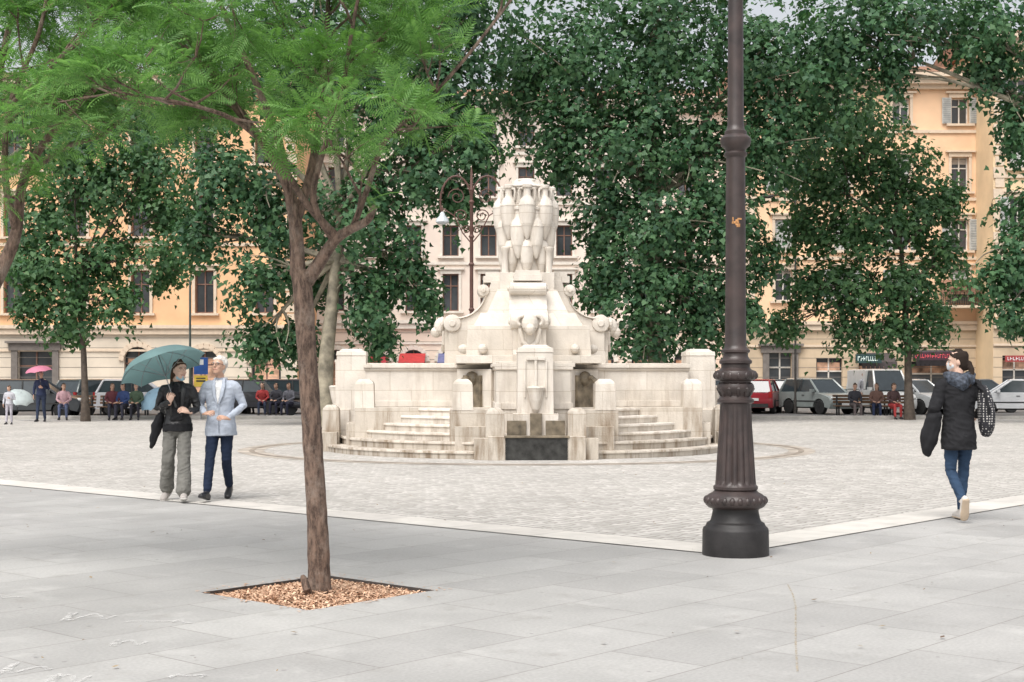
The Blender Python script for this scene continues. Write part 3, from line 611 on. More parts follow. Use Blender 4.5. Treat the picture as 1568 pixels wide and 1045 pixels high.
def feathery(limbs,trunk,seedv,per=6):
    random.seed(seedv); E=empty('acacia_tree'); mb=MB(); tips=[];dirs=[]
    def smooth(pts,n=3):
        out=[]
        for i in range(len(pts)-1):
            p0=pts[max(0,i-1)];p1=pts[i];p2=pts[i+1];p3=pts[min(len(pts)-1,i+2)]
            for k in range(n):
                t=k/n; out.append(.5*((2*p1)+(p2-p0)*t+(2*p0-5*p1+4*p2-p3)*t*t+(3*p1-p0-3*p2+p3)*t**3))
        return out+[pts[-1]]
    tp=smooth([P(a,b,c) for a,b,c,_ in trunk],6); rr=[x[3] for x in trunk]
    m=len(tp); rads=[np.interp(i/(m-1),np.linspace(0,1,len(rr)),rr)*(1+.09*noise.noise(V((i*1.3,0,0)))) for i in range(m)]
    mb.tube(tp,rads,0,n=18)
    def sub(p,d,ln,r,lev):
        n=5; pts=[p]; dd=d.normalized()
        for i in range(n):
            dd=(dd+V((random.gauss(0,.16),random.gauss(0,.16),random.gauss(.03,.12)))).normalized(); pts.append(pts[-1]+dd*ln/n)
        mb.tube(pts,[r*(1-.65*i/n) for i in range(n+1)],0,n=5)
        if lev==0:
            for q_ in pts[2:]: tips.append(tuple(q_)); dirs.append(tuple(dd))
        else:
            for i in range(4):
                q_=pts[random.randint(2,n)]; nd=(dd+V((random.gauss(0,.8),random.gauss(0,.8),random.gauss(.0,.5)))).normalized()
                sub(q_,nd,ln*random.uniform(.35,.65),r*.5,lev-1)
            tips.append(tuple(pts[-1])); dirs.append(tuple(dd))
    for (pts,r0,r1,ns) in limbs:
        lp=smooth([P(*p) for p in pts],4); m=len(lp)
        mb.tube(lp,[r0+(r1-r0)*(i/(m-1))**.8 for i in range(m)],0,n=9)
        for i in range(ns):
            k=int(m*random.uniform(.45,.98)); k=min(m-2,max(1,k)); d=(lp[k+1]-lp[k]).normalized()
            nd=(d*.5+V((random.gauss(0,.8),random.gauss(0,.7),random.gauss(.15,.45)))).normalized()
            sub(lp[k],nd,random.uniform(.40,.75),.011,1)
        tips.append(tuple(lp[-1])); dirs.append((0,0,1))
    mb.obj('trunk_and_branches',[fbark],E,smooth=True)
    fronds('foliage',tips,dirs,frondleaf,E,per=per); return E
feathery([
 ([(456,420,10),(452,340,10),(438,280,10.05),(400,215,10.2),(350,150,10.3),(290,60,10.4),(240,-60,10.5)],.058,.014,9),
 ([(446,320,10),(428,220,9.9),(385,110,9.7),(340,10,9.5),(320,-100,9.4)],.036,.012,7),
 ([(450,350,10),(478,255,10.1),(490,160,10.2),(500,60,10.3),(505,-80,10.5)],.040,.014,7),
 ([(470,430,10),(490,400,9.97),(512,368,9.93),(535,352,9.9),(562,338,9.85),(572,318,9.8)],.055,.022,0),
 ([(515,362,9.93),(470,312,9.8),(425,245,9.7),(370,190,9.6),(310,165,9.5),(240,150,9.4)],.032,.010,6),
 ([(540,350,9.9),(562,290,9.9),(590,215,9.95),(650,160,10),(720,80,10.1),(790,-10,10.2)],.024,.010,7),
 ([(487,180,10.2),(545,115,10.3),(600,40,10.4),(640,-60,10.4)],.018,.010,7),
 ([(512,368,9.93),(480,310,9.8),(492,240,9.8),(520,160,9.8),(540,40,9.7),(560,-60,9.6)],.03,.010,5),
 ([(350,150,10.3),(270,165,10.4),(190,150,10.5),(120,120,10.5)],.017,.008,5),
 ([(400,215,10.2),(330,110,10.9),(260,30,11.3),(200,-60,11.6)],.02,.01,6),
 ([(535,352,9.9),(548,320,9.85),(552,290,9.8),(556,262,9.75)],.012,.006,2),
 ],[(490,912,10.05,.098),(489,890,10.05,.082),(486,800,10.03,.074),(480,700,10.02,.071),(474,600,10.01,.069),(468,510,10,.070),(463,440,10,.070),(457,415,10,.056)],3,per=4)
feathery([
 ([(-20,455,11.5),(8,400,11.5),(25,355,11.5),(38,270,11.5),(90,190,11.5),(170,110,11.4),(240,20,11.4)],.07,.014,9),
 ([(25,355,11.5),(8,270,11.3),(15,160,11.2),(60,50,11),(80,-60,11)],.035,.012,7),
 ([(38,270,11.5),(100,225,11.8),(160,205,12),(220,150,12)],.03,.012,4),
 ([(-20,455,11.5),(-40,320,11.6),(-10,160,11.8),(20,20,12),(60,-60,12)],.06,.014,7),
 ([(90,190,11.5),(130,90,11.9),(150,10,12),(160,-70,12)],.025,.012,7),
 ([(-110,560,11.5),(-130,400,11.5),(-160,250,11.5),(-150,50,11.5)],.07,.02,6),
 ([(15,160,11.2),(60,120,10.9),(130,50,10.6),(190,-10,10.4)],.02,.01,6),
 ],[(-140,900,11.5,.13),(-138,800,11.5,.10),(-130,650,11.5,.095),(-95,530,11.5,.09),(-20,455,11.5,.07)],11,per=4)
mb=MB(); p=G(478,910); mb.tube([p+V((-.02,.03,-.03)),p+V((-.03,-.05,.05)),p+V((-.06,-.02,.12))],[.03,.03,.022],0); mb.obj('tree_root_stub',[fbark],smooth=True)

# ---------------------------------------------------------------- umbrellas, people
def umbrella(name,apex,axis,R,depth,mat,handle_len=.75,twist=0):
    z=V(axis).normalized(); x=V((1,0,0))-z*z.x; x.normalize(); y=z.cross(x)
    X=Matrix.Translation(apex)@Matrix((x,y,z)).transposed().to_4x4()@Matrix.Rotation(twist,4,'Z')
    mb=MB(); n=8; sub=4; rings=7; vs=[];fs=[]
    for i in range(rings+1):
        t=i/rings
        for j in range(n*sub):
            ph=(j%sub)/sub; sag=1-.10*t*math.sin(math.pi*ph); a=2*math.pi*j/(n*sub)
            r=R*math.sin(t*1.25)/math.sin(1.25)*sag; zz=-depth*(1-math.cos(t*1.25))/(1-math.cos(1.25))*(1-.12*t*math.sin(math.pi*ph))
            vs.append((r*math.cos(a),r*math.sin(a),zz))
    m=n*sub
    for i in range(rings):
        for j in range(m): fs.append((i*m+j,i*m+(j+1)%m,(i+1)*m+(j+1)%m,(i+1)*m+j))
    mb.add(vs,fs,0,X)
    mb.tube([(0,0,.06),(0,0,-handle_len)],[.006,.006],1,n=8,X=X)
    mb.tube([(0,0,-handle_len+.10),(0,0,-handle_len-.08)],[.013,.014],2,n=8,X=X)
    for j in range(n):
        a=2*math.pi*j/n; pts=[]
        for i in range(rings+1):
            t=i/rings; pts.append((R*math.sin(t*1.25)/math.sin(1.25)*math.cos(a),R*math.sin(t*1.25)/math.sin(1.25)*math.sin(a),-depth*(1-math.cos(t*1.25))/(1-math.cos(1.25))-.006))
        mb.tube(pts,[.0035]*len(pts),1,n=5,X=X)
        mb.tube([(0,0,-.33),pts[4]],[.003,.003],1,n=4,X=X)
    return mb.obj(name,[mat,M('umbrella_metal',(.25,.25,.26),rough=.3,metal=.8),M('umbrella_handle',(.03,.03,.03))],smooth=True)
def fabric(name,col,trans=.3):
    m,nt,b=nodes(name); b.inputs['Roughness'].default_value=.6
    v=tc(nt); L(nt,mixc(nt,ramp(nt,nz(nt,v,4),.3,.7),c4(col,.85),c4(col,1.12)),b.inputs['Base Color'])
    t=nt.nodes.new('ShaderNodeBsdfTranslucent'); t.inputs[0].default_value=(*col,1); mx=nt.nodes.new('ShaderNodeMixShader'); mx.inputs[0].default_value=trans
    L(nt,b.outputs[0],mx.inputs[1]); L(nt,t.outputs[0],mx.inputs[2]); L(nt,mx.outputs[0],nt.nodes['Material Output'].inputs[0]); return m
skin=M('skin',(.52,.32,.23),rough=.5,var=.08,scale=8); skin2=M('skin_light',(.60,.40,.31),rough=.5,var=.08,scale=8)
lipm=M('lips',(.38,.14,.12)); eyew=M('eye_white',(.6,.58,.55),rough=.2); eyed=M('eye_dark',(.03,.02,.015),rough=.2)
def hand(mb,wr,d,nrm,side,curl,mi,sc_=1.0):
    d=V(d).normalized(); z=V(nrm)-d*V(nrm).dot(d); z.normalize(); y=z.cross(d)*side
    X=Matrix.Translation(wr)@Matrix((d,y,z)).transposed().to_4x4()@Matrix.Diagonal((sc_,sc_,sc_,1))
    mb.tube([(-.03,0,0),(.01,0,0),(.05,0,0),(.085,0,-.003)],[(.026,.020),(.029,.018),(.040,.016),(.040,.012)],mi,ref=(0,1,0),n=12,X=X)
    for yo,ln,r in ((-.031,.068,.0088),(-.0105,.078,.0092),(.0105,.073,.0088),(.030,.057,.0078)):
        p=V((.078,yo,-.002)); a=curl*.35; pts=[p-V((.02,0,0)),p]
        for k,fl in enumerate((.45,.32,.23)):
            p=p+V((math.cos(a),yo*.8*(1-curl*.6),-math.sin(a)))*ln*fl; pts.append(p); a+=curl*.95
        mb.tube(pts,[r*1.05,r*1.05,r,r*.92,r*.75],mi,ref=(0,1,0),n=8,X=X)
    p=V((.018,-.030,-.004)); pts=[p]
    for k,(dx,dy,dz,l) in enumerate(((.62,-.72,-.25,.036),(.85,-.45,-.4*curl-.1,.030),(.93,-.15,-.7*curl-.1,.022))):
        p=p+V((dx,dy,dz)).normalized()*l; pts.append(p)
    mb.tube(pts,[.013,.0115,.0105,.008],mi,ref=(0,0,1),n=8,X=X)
def lerp(a,b,t): return V(a).lerp(V(b),t)
SLIM=(.088,.078,.058,.056,.046)
def person(name,loc,rot,pose,fit,vox=.009,scale=1.0):
    names=['skin','hair','top','bottom','shoe','shirt','sole','mask','acc']
    mats=[fit.get('skin',skin),fit.get('hair'),fit['top'],fit['bottom'],fit['shoe'],fit.get('shirt',fit['top']),fit.get('sole',fit['shoe']),fit.get('mask',skin),fit.get('acc',fit['top'])]
    mats=[m or skin for m in mats]; I={n:i for i,n in enumerate(names)}
    s=MB(); ex=MB()
    pel=V(pose.get('pel',(0,0,.95))); nck=V(pose.get('nck',(0,0,1.49))); hd=V(pose.get('hd',tuple(nck+V((0,-.03,.165))))); 
    ax=nck-pel; w_=fit.get('w',1.0)
    hem=fit.get('hem',-.06); hr=fit.get('hemr',(.185,.135))
    rings=[(hem,hr[0],hr[1]),(hem*.5+.02,hr[0]*.97,hr[1]*.97),(.22,.156*w_,.114*w_),(.45,.165*w_,.120*w_),(.68,.186*w_,.122*w_),(.80,.185*w_,.112*w_),(.88,.158*w_,.094*w_),(.95,.105,.078),(1.02,.062,.062)]
    s.tube([pel+ax*t for t,_,_ in rings],[(a,b) for _,a,b in rings],I['top'],n=24,cap=False)
    hA,hB=V(pose['hpA']),V(pose['hpB']); 
    s.tube([lerp(hA,hB,.15),lerp(hA,hB,.5),lerp(hA,hB,.85)],[(.10,.10),(.11,.105),(.10,.10)],I['bottom'],ref=(0,1,0),n=14)
    s.tube([pel+V((0,0,-.06)),pel+V((0,0,.08))],[(.145,.11),(.135,.10)],I['bottom'],n=14)
    for k in 'AB':
        sg=-1 if k=='A' else 1
        h,kn,an=V(pose['hp'+k]),V(pose['kn'+k]),V(pose['an'+k]); R=fit.get('leg',SLIM)
        s.tube([h,lerp(h,kn,.4),lerp(h,kn,.85),kn,lerp(kn,an,.12),lerp(kn,an,.4),lerp(kn,an,.93)],[R[0],R[1],R[2]*1.04,R[2],R[2],R[3],R[4]],I['bottom'],n=14)
        d=V(pose.get('ft'+k,(sg*.15,-1,0))).normalized(); u=V(pose.get('fu'+k,(0,0,1))); u=(u-d*u.dot(d)).normalized(); sd=d.cross(u)
        s.tube([an+u*.02,an-u*.05],[.036,.036],I['shoe'])
        s.tube([an-d*.055-u*.045,an+d*.04-u*.040,an+d*.115-u*.052,an+d*.165-u*.060],[(.036,.042),(.041,.045),(.047,.033),(.036,.022)],I['shoe'],ref=sd,n=14)
        s.tube([an-d*.062-u*.075,an+d*.04-u*.075,an+d*.115-u*.077,an+d*.172-u*.075],[(.038,.013),(.042,.013),(.049,.013),(.038,.013)],I['sole'],ref=sd,n=14)
        sh,el,wr=V(pose['sh'+k]),V(pose['el'+k]),V(pose['wr'+k]); A=fit.get('arm',(.062,.056,.049,.045,.036))
        s2=sh+V((0,0,-.03)); inn=V((sh.x*.45,sh.y,sh.z-.005))
        s.tube([inn,lerp(inn,s2,.5)+V((0,0,.006)),s2+V((sg*-.012,0,.004)),lerp(s2,el,.14),lerp(s2,el,.5),el,lerp(el,wr,.4),lerp(el,wr,.93)],[.05,.058,A[0],A[0]*.98,A[1],A[2],A[3],A[4]],I['top'],ref=(0,1,0),n=14)
        hdv=V(pose.get('hd'+k,tuple((wr-el)))); hn=pose.get('hn'+k,(sg,0,.2))
        hand(ex,wr,hdv,hn,sg,pose.get('cu'+k,.5),I['skin'],.98)
    s.tube([nck-ax.normalized()*.05,nck+V((0,0,.03)),hd+V((0,.01,-.07))],[(.06,.06),.054,.052],I['skin'],n=12)
    X=Matrix.Translation(hd)@Matrix.Rotation(pose.get('yaw',0),4,'Z')@Matrix.Rotation(pose.get('pitch',0),4,'X')@Matrix.Rotation(pose.get('roll',0),4,'Y')
    hp=[(-.112,.022,.022,-.062),(-.098,.040,.040,-.050),(-.075,.054,.062,-.030),(-.045,.063,.082,-.010),(-.01,.069,.092,0),(.03,.074,.097,.006),(.065,.070,.091,.010),(.095,.050,.066,.012),(.112,.022,.03,.012)]
    vs=[];fs=[];n=18
    for z,rx,ry,yo in hp:
        for j in range(n):
            a=2*math.pi*j/n; vs.append((rx*math.cos(a),yo+ry*math.sin(a),z))
    for i in range(len(hp)-1):
        for j in range(n): fs.append((i*n+j,i*n+(j+1)%n,(i+1)*n+(j+1)%n,(i+1)*n+j))
    fs+= [tuple(range(n-1,-1,-1)),tuple((len(hp)-1)*n+j for j in range(n))]
    s.add(vs,fs,I['skin'],X)
    s.tube([(0,-.088,.020),(0,-.104,-.005),(0,-.112,-.024),(0,-.094,-.034)],[.009,.010,.013,.009],I['skin'],n=8,X=X)
    s.tube([(-.045,-.078,.026),(0,-.093,.028),(.045,-.078,.026)],[.009]*3,I['skin'],ref=(0,0,1),n=8,X=X)
    for sg in (-1,1):
        s.ell((sg*.073,.008,-.012),(.010,.018,.030),I['skin'],X=X)
        s.ell((sg*.036,-.066,-.03),(.022,.02,.02),I['skin'],X=X)
        ex.ell((sg*.030,-.0825,.006),(.012,.009,.006),I['skin']+100,n=10,X=X); ex.ell((sg*.030,-.0905,.006),(.0055,.003,.0055),I['skin']+101,n=8,X=X)
        ex.tube([(sg*.014,-.097,.024),(sg*.032,-.092,.028),(sg*.048,-.080,.023)],[.0035,.0045,.003],I['hair'],ref=(0,0,1),n=6,X=X)
        if fit.get('glasses'):
            pts=[(sg*.030+.021*math.cos(t),-.103,.004+.017*math.sin(t)) for t in [i/10*2*math.pi for i in range(11)]]
            ex.tube(pts,[.0022]*11,I['skin']+101,ref=(0,1,0),n=5,X=X); ex.tube([(sg*.05,-.100,.008),(sg*.074,-.03,.008),(sg*.076,.02,.0)],[.002]*3,I['skin']+101,ref=(0,0,1),n=5,X=X)
    if fit.get('maskon')!='face': ex.tube([(-.022,-.091,-.060),(0,-.098,-.059),(.022,-.091,-.060)],[(.0045,.004)]*3,I['skin']+102,ref=(0,0,1),n=6,X=X); s.tube([(-.018,-.088,-.060),(.018,-.088,-.060)],[.009,.009],I['skin'],n=8,X=X)
    ht=fit.get('hairtype','short'); g=fit.get('hairg',1.0)
    s.tube([(0,.045,-.055),(0,.035,-.01),(0,.024,.04),(0,.008,.080),(0,.008,.108)],[(.066*g,.064),(.077*g,.072*g),(.081*g,.090*g),(.070*g,.088*g),(.036,.05)],I['hair'],n=16,X=X)
    if ht in('short','curly'): s.tube([(-.050,-.055,.075),(0,-.072,.082),(.050,-.055,.075)],[.014,.018,.014],I['hair'],ref=(0,0,1),n=10,X=X)
    else: s.tube([(-.070,-.025,.045),(-.045,-.060,.074),(0,-.070,.084),(.045,-.060,.074),(.070,-.025,.045)],[.010,.011,.012,.011,.010],I['hair'],ref=(0,0,1),n=10,X=X)
    if ht=='long': s.tube([(0,.06,.02),(0,.085,-.08),(0,.10,-.19),(0,.10,-.28)],[(.08,.04),(.085,.045),(.08,.04),(.05,.025)],I['hair'],n=12,X=X)
    if ht=='tail':
        s.ell((0,.105,-.03),(.035,.035,.035),I['hair'],X=X); s.tube([(0,.11,-.03),(.03,.13,-.09),(.06,.12,-.17),(.10,.11,-.26)],[.028,.032,.028,.015],I['hair'],n=10,X=X)
    if ht=='curly':
        for i in range(26):
            a=random.uniform(0,6.28); b=random.uniform(-.3,1.3); s.ell((.078*math.cos(a)*math.cos(b),.025+.088*abs(math.sin(a))*math.cos(b),.03+.09*math.sin(b)),(.022,.022,.022),I['hair'],n=8,X=X)
    if fit.get('maskon'):
        zc=-.045 if fit['maskon']=='face' else -.095; yc=-.082 if fit['maskon']=='face' else -.062
        s.tube([(-.052,yc+.035,zc),(-.028,yc+.004,zc),(0,yc-.022,zc),(.028,yc+.004,zc),(.052,yc+.035,zc)],[(.02,.012),(.036,.012),(.042,.014),(.036,.012),(.02,.012)],I['mask'],ref=(0,0,1),n=10,X=X)
    for fn in fit.get('extra',[]): fn(s,ex,I,X)
    me=bpy.data.meshes.new('src'); me.from_pydata(s.v,[],s.f); bm=bmesh.new(); bm.from_mesh(me); bmesh.ops.recalc_face_normals(bm,faces=bm.faces); bm.to_mesh(me); bm.free()
    bvh=BVHTree.FromPolygons([V(p) for p in s.v],s.f)
    o=bpy.data.objects.new('src',me); sc.collection.objects.link(o)
    r=o.modifiers.new('r','REMESH'); r.mode='VOXEL'; r.voxel_size=vox
    sm=o.modifiers.new('s','SMOOTH'); sm.factor=.5; sm.iterations=2
    dg=bpy.context.evaluated_depsgraph_get(); m2=bpy.data.meshes.new_from_object(o.evaluated_get(dg)); bpy.data.objects.remove(o)
    nv=len(m2.vertices); co=np.empty(nv*3); m2.vertices.foreach_get('co',co); co=co.reshape(-1,3)
    nm=np.empty(nv*3); m2.vertices.foreach_get('normal',nm); nm=nm.reshape(-1,3)
    fl=[tuple(p.vertices) for p in m2.polygons]; mi=[]
    vl=np.zeros(nv)
    for p in m2.polygons:
        h=bvh.find_nearest(p.center); k=s.m[h[2]] if h[2] is not None else 0; mi.append(k)
        if k in (2,3,5,8):
            for vv_ in p.vertices: vl[vv_]=1
    fo=fit.get('fold',.009)
    for i in range(nv):
        if vl[i]:
            p=V(co[i]); f_=.7*noise.noise(V((p.x*8+p.z*4,p.y*8,p.z*10+5)))+.6*(1-2*abs(noise.noise(V((p.x*12-p.z*9,p.y*12,p.z*18)))))-.3
            co[i]+=nm[i]*f_*fo
    matl=mats+[eyew,eyed,lipm]; base=len(mats)
    exm=[(base+(k-100) if k>=100 else k) for k in ex.m]
    vs=[tuple(c_) for c_ in co]+ex.v; o_=nv; fs=fl+[tuple(i+o_ for i in f) for f in ex.f]
    me=bpy.data.meshes.new(name); me.from_pydata(vs,[],fs)
    for m in matl: me.materials.append(m)
    me.polygons.foreach_set('material_index',mi+exm); me.polygons.foreach_set('use_smooth',[True]*len(me.polygons)); me.update()
    ob=bpy.data.objects.new(name,me); sc.collection.objects.link(ob); ob.location=loc; ob.rotation_euler[2]=rot; ob.scale=(scale,)*3
    return ob
def cloth(n,c,r=.85,var=.15): return M(n,c,rough=r,var=var,scale=9,bmp=.25,bs=120,spec=.2)
black=cloth('black_cloth',(.018,.018,.02)); leather=M('black_leather',(.018,.018,.019),rough=.38,var=.3,scale=14,bmp=.3,bs=30); greyt=cloth('grey_trousers',(.17,.165,.15)); bluegrey=cloth('blazer_cloth',(.40,.44,.51)); navy=cloth('navy_trousers',(.014,.022,.045)); shirtw=cloth('white_shirt',(.66,.66,.66)); denim=cloth('denim',(.030,.055,.10)); shoeb=M('black_shoe',(.02,.02,.022),rough=.35); shoew=M('sneaker',(.55,.51,.47),rough=.6); solew=M('sole',(.6,.58,.54)); hairw=cloth('white_hair',(.60,.58,.54)); hairb=cloth('dark_hair',(.025,.017,.013)); hairbr=cloth('brown_hair',(.06,.035,.022)); maskb=cloth('surgical_mask',(.30,.47,.54)); maskw=cloth('white_mask',(.6,.62,.64)); sneakg=M('grey_sneaker',(.35,.32,.30),rough=.7)
def blazer(s,ex,I,X):
    s.tube([(0,-.070,1.475),(0,-.110,1.40),(0,-.130,1.28),(0,-.135,1.20)],[(.055,.012),(.048,.012),(.026,.012),(.006,.01)],I['shirt'],n=12)
    for sg in (-1,1):
        ex.tube([(sg*.055,-.055,1.505),(sg*.064,-.115,1.42),(sg*.045,-.138,1.30),(sg*.008,-.145,1.18)],[(.016,.006),(.026,.006),(.022,.006),(.006,.004)],I['top'],n=8)
        ex.tube([(sg*.07,.02,1.50),(sg*.055,-.05,1.50)],[(.014,.02),(.014,.016)],I['shirt'],n=8)
    ex.tube([(.01,-.146,1.18),(.012,-.154,1.0),(.02,-.162,.84)],[(.004,.003)]*3,I['acc'],n=6)
man=dict(hpA=(-.08,0,.93),hpB=(.08,0,.93),knA=(-.10,-.14,.52),anA=(-.095,-.30,.12),knB=(.075,-.02,.51),anB=(.045,.24,.16),ftA=(-.15,-1,.22),ftB=(.05,-1,-.45),
 pel=(0,0,.96),nck=(-.01,0,1.50),hd=(-.015,-.03,1.66),yaw=-.25,pitch=-.20,
 shA=(-.185,0,1.44),elA=(-.27,.03,1.17),wrA=(-.13,-.24,1.08),hdA=(.75,-.55,.1),hnA=(-.3,-.5,.8),cuA=.7,
 shB=(.185,0,1.44),elB=(.275,.03,1.17),wrB=(.15,-.25,1.02),hdB=(-.6,-.75,.15),hnB=(.3,-.5,.8),cuB=.6)
person('walking_man',G(338,766),-.05,man,dict(top=bluegrey,bottom=navy,shoe=shoeb,shirt=shirtw,hair=hairw,skin=skin,hem=-.29,hemr=(.200,.158),leg=(.086,.080,.062,.058,.050),hairg=1.03,hairtype='curly',glasses=True,w=1.04,acc=cloth('pocket_line',(.25,.28,.33)),extra=[blazer]),vox=.0075)
def scarf(s,ex,I,X):
    s.tube([(-.03,-.08,1.42),(-.02,-.125,1.30),(.0,-.13,1.12),(0,-.125,1.0)],[(.05,.012),(.05,.012),(.06,.012),(.09,.012)],I['shirt'],n=12)
    s.tube([(0,0,.955),(0,0,.86)],[(.178,.138),(.186,.145)],I['shirt'],n=16,cap=False)
    for sg in (-1,1):
        ex.tube([(sg*.06,-.06,1.46),(sg*.085,-.120,1.36),(sg*.07,-.135,1.25),(sg*.06,-.138,1.05)],[(.02,.008),(.035,.008),(.028,.007),(.008,.005)],I['top'],n=8)
wom=dict(hpA=(-.085,0,.91),hpB=(.085,0,.91),knA=(-.11,-.02,.50),anA=(-.15,.16,.13),knB=(.09,-.14,.50),anB=(.10,-.24,.11),ftA=(-.25,-1,-.35),ftB=(.1,-1,.15),
 pel=(0,0,.94),nck=(0,0,1.455),hd=(.03,-.035,1.61),yaw=.55,pitch=.05,
 shA=(-.165,0,1.40),elA=(-.235,-.03,1.14),wrA=(-.07,-.21,1.22),hdA=(.25,-.35,.85),hnA=(-.3,-.9,.0),cuA=1.35,
 shB=(.165,0,1.40),elB=(.245,-.02,1.13),wrB=(.16,-.24,1.10),hdB=(-.75,-.45,.25),hnB=(.4,-.6,.6),cuB=.7)
wl=G(272,767)
person('walking_woman',wl,.12,wom,dict(top=leather,bottom=greyt,shoe=sneakg,sole=solew,shirt=black,hair=hairbr,skin=skin2,hem=.02,hemr=(.178,.136),leg=(.090,.086,.078,.082,.092),w=.95,hairtype='long',maskon='chin',mask=maskb,extra=[scarf],fold=.012),vox=.0075)
teal=fabric('teal_umbrella_cloth',(.16,.27,.27),.4)
hp=wl+V((-.015,-.205,1.29)); axu=V((-.36,.22,.90)).normalized()
umbrella('umbrella',hp+axu*.60,axu,.54,.23,teal,handle_len=.66)
def drape(name,pts,rad,mats,loc,rot=0):
    mb=MB(); mb.tube(pts,rad,0,n=18)
    o=mb.obj(name,mats,smooth=True,loc=loc,rot=rot,auto=False); s=o.modifiers.new('s','SUBSURF'); s.levels=2; s.render_levels=2
    t=bpy.data.textures.new('f','CLOUDS'); t.noise_scale=.09; d=o.modifiers.new('d','DISPLACE'); d.texture=t; d.strength=.05; return o
drape('folded_coat',[(-.20,.0,1.05),(-.25,.02,.95),(-.29,.02,.80),(-.33,.02,.66)],[(.05,.06),(.07,.07),(.06,.06),(.02,.03)],[black],wl)
def hooded(s,ex,I,X):
    s.tube([(-.10,.07,1.46),(0,.13,1.42),(.10,.07,1.46)],[(.06,.05),(.085,.06),(.06,.05)],I['acc'],ref=(0,0,1),n=12)
    s.tube([(-.11,-.05,1.50),(-.12,.05,1.49),(0,.11,1.47),(.12,.05,1.49),(.11,-.05,1.50)],[.035,.045,.05,.045,.035],I['acc'],ref=(0,0,1),n=12)
wr_=dict(hpA=(-.08,0,.92),hpB=(.08,0,.92),knA=(-.08,-.08,.51),anA=(-.06,-.10,.095),knB=(.075,-.02,.50),anB=(.05,.26,.22),ftA=(0,-1,0),ftB=(-.08,-.45,-.95),fuB=(0,-.95,.45),
 pel=(0,0,.95),nck=(0,0,1.475),hd=(0,-.02,1.635),yaw=1.15,pitch=.05,
 shA=(-.175,0,1.42),elA=(-.27,.06,1.18),wrA=(-.24,-.14,1.08),cuA=.8,
 shB=(.175,0,1.42),elB=(.27,.04,1.15),wrB=(.27,-.10,.98),hdB=(0,-.3,-.9),cuB=.7)
wrl=G(1468,797)
person('woman_walking_away',wrl,math.pi+.05,wr_,dict(top=black,bottom=denim,shoe=shoew,sole=M('tan_sole',(.48,.38,.28)),hair=hairb,skin=skin2,hem=-.42,hemr=(.185,.160),leg=(.085,.076,.056,.052,.044),w=1.0,hairtype='tail',maskon='face',mask=maskw,arm=(.070,.066,.060,.056,.045),fold=.012,
 acc=M('patterned_lining',(.05,.06,.08),var=.9,scale=30),extra=[hooded]),vox=.0075,scale=1.03)
drape('carried_jacket',[(-.26,-.05,1.12),(-.30,-.04,.98),(-.33,-.03,.82),(-.34,-.02,.70)],[(.07,.06),(.11,.07),(.10,.06),(.04,.03)],[black],wrl)
dots,ntb,db=nodes('dotted_fabric'); v=tc(ntb); vo=ntb.nodes.new('ShaderNodeTexVoronoi'); vo.inputs['Scale'].default_value=38; vo.inputs['Randomness'].default_value=.2; L(ntb,v,vo.inputs['Vector'])
L(ntb,mixc(ntb,ramp(ntb,vo.outputs['Distance'],.28,.34),(.5,.48,.46,1),(.02,.02,.025,1)),db.inputs['Base Color']); db.inputs['Roughness'].default_value=.8
bp=empty('backpack',wrl); mb=MB()
mb.tube([(.27,-.06,.93),(.275,-.07,1.0),(.27,-.08,1.15),(.255,-.07,1.30),(.24,-.05,1.40)],[(.06,.08),(.085,.11),(.09,.12),(.08,.10),(.05,.06)],0,n=18)
o=mb.obj('body',[dots],bp,smooth=True,auto=False); s=o.modifiers.new('s','SUBSURF'); s.levels=1; s.render_levels=2
mb=MB(); mb.tube([(.17,-.10,1.44),(.22,-.16,1.38),(.25,-.20,1.2),(.27,-.15,.98)],[(.018,.006)]*4,0); mb.tube([(.10,.0,1.50),(.17,-.09,1.47),(.22,-.13,1.40)],[(.02,.008)]*3,0); mb.obj('straps',[black],bp)

def seated(yw=0,armv=0): 
    return dict(pel=(0,.02,.54),nck=(0,-.06,1.06),hd=(0,-.10,1.225),yaw=yw,pitch=.15,hpA=(-.09,0,.53),hpB=(.09,0,.53),knA=(-.12,-.42,.52),knB=(.12,-.42,.52),anA=(-.12,-.44,.10),anB=(.13,-.40,.10),
     shA=(-.18,-.05,1.0),elA=(-.24,-.10,.75),wrA=(-.12,-.30,.66),shB=(.18,-.05,1.0),elB=(.24,-.10,.75),wrB=(.10,-.32,.64+armv),hdA=(.3,-1,0),hdB=(-.3,-1,0),hnA=(0,0,1),hnB=(0,0,1))
def standing(yw=0,st=.1):
    return dict(hpA=(-.09,0,.93),hpB=(.09,0,.93),knA=(-.10,-st*.5,.51),anA=(-.11,-st,.10),knB=(.09,0,.51),anB=(.10,st,.10),pel=(0,0,.96),nck=(0,0,1.5),hd=(0,-.03,1.66),yaw=yw,
     shA=(-.18,0,1.43),elA=(-.25,.03,1.15),wrA=(-.24,-.08,.92),shB=(.18,0,1.43),elB=(.25,.03,1.15),wrB=(.12,-.25,1.2),hdA=(0,-.1,-1))
def col(c): return cloth('cloth_%02d%02d%02d'%tuple(int(x*99) for x in c),c)
def bgp(nm,px,py,pose,top,bot,hair=hairb,rot=0,sc_=1.0,ht='short'):
    p=G(px,py); person(nm,p,rot,pose,dict(top=col(top),bottom=col(bot),shoe=shoeb,hair=hair,skin=skin,hairtype=ht),vox=.018,scale=sc_); return p
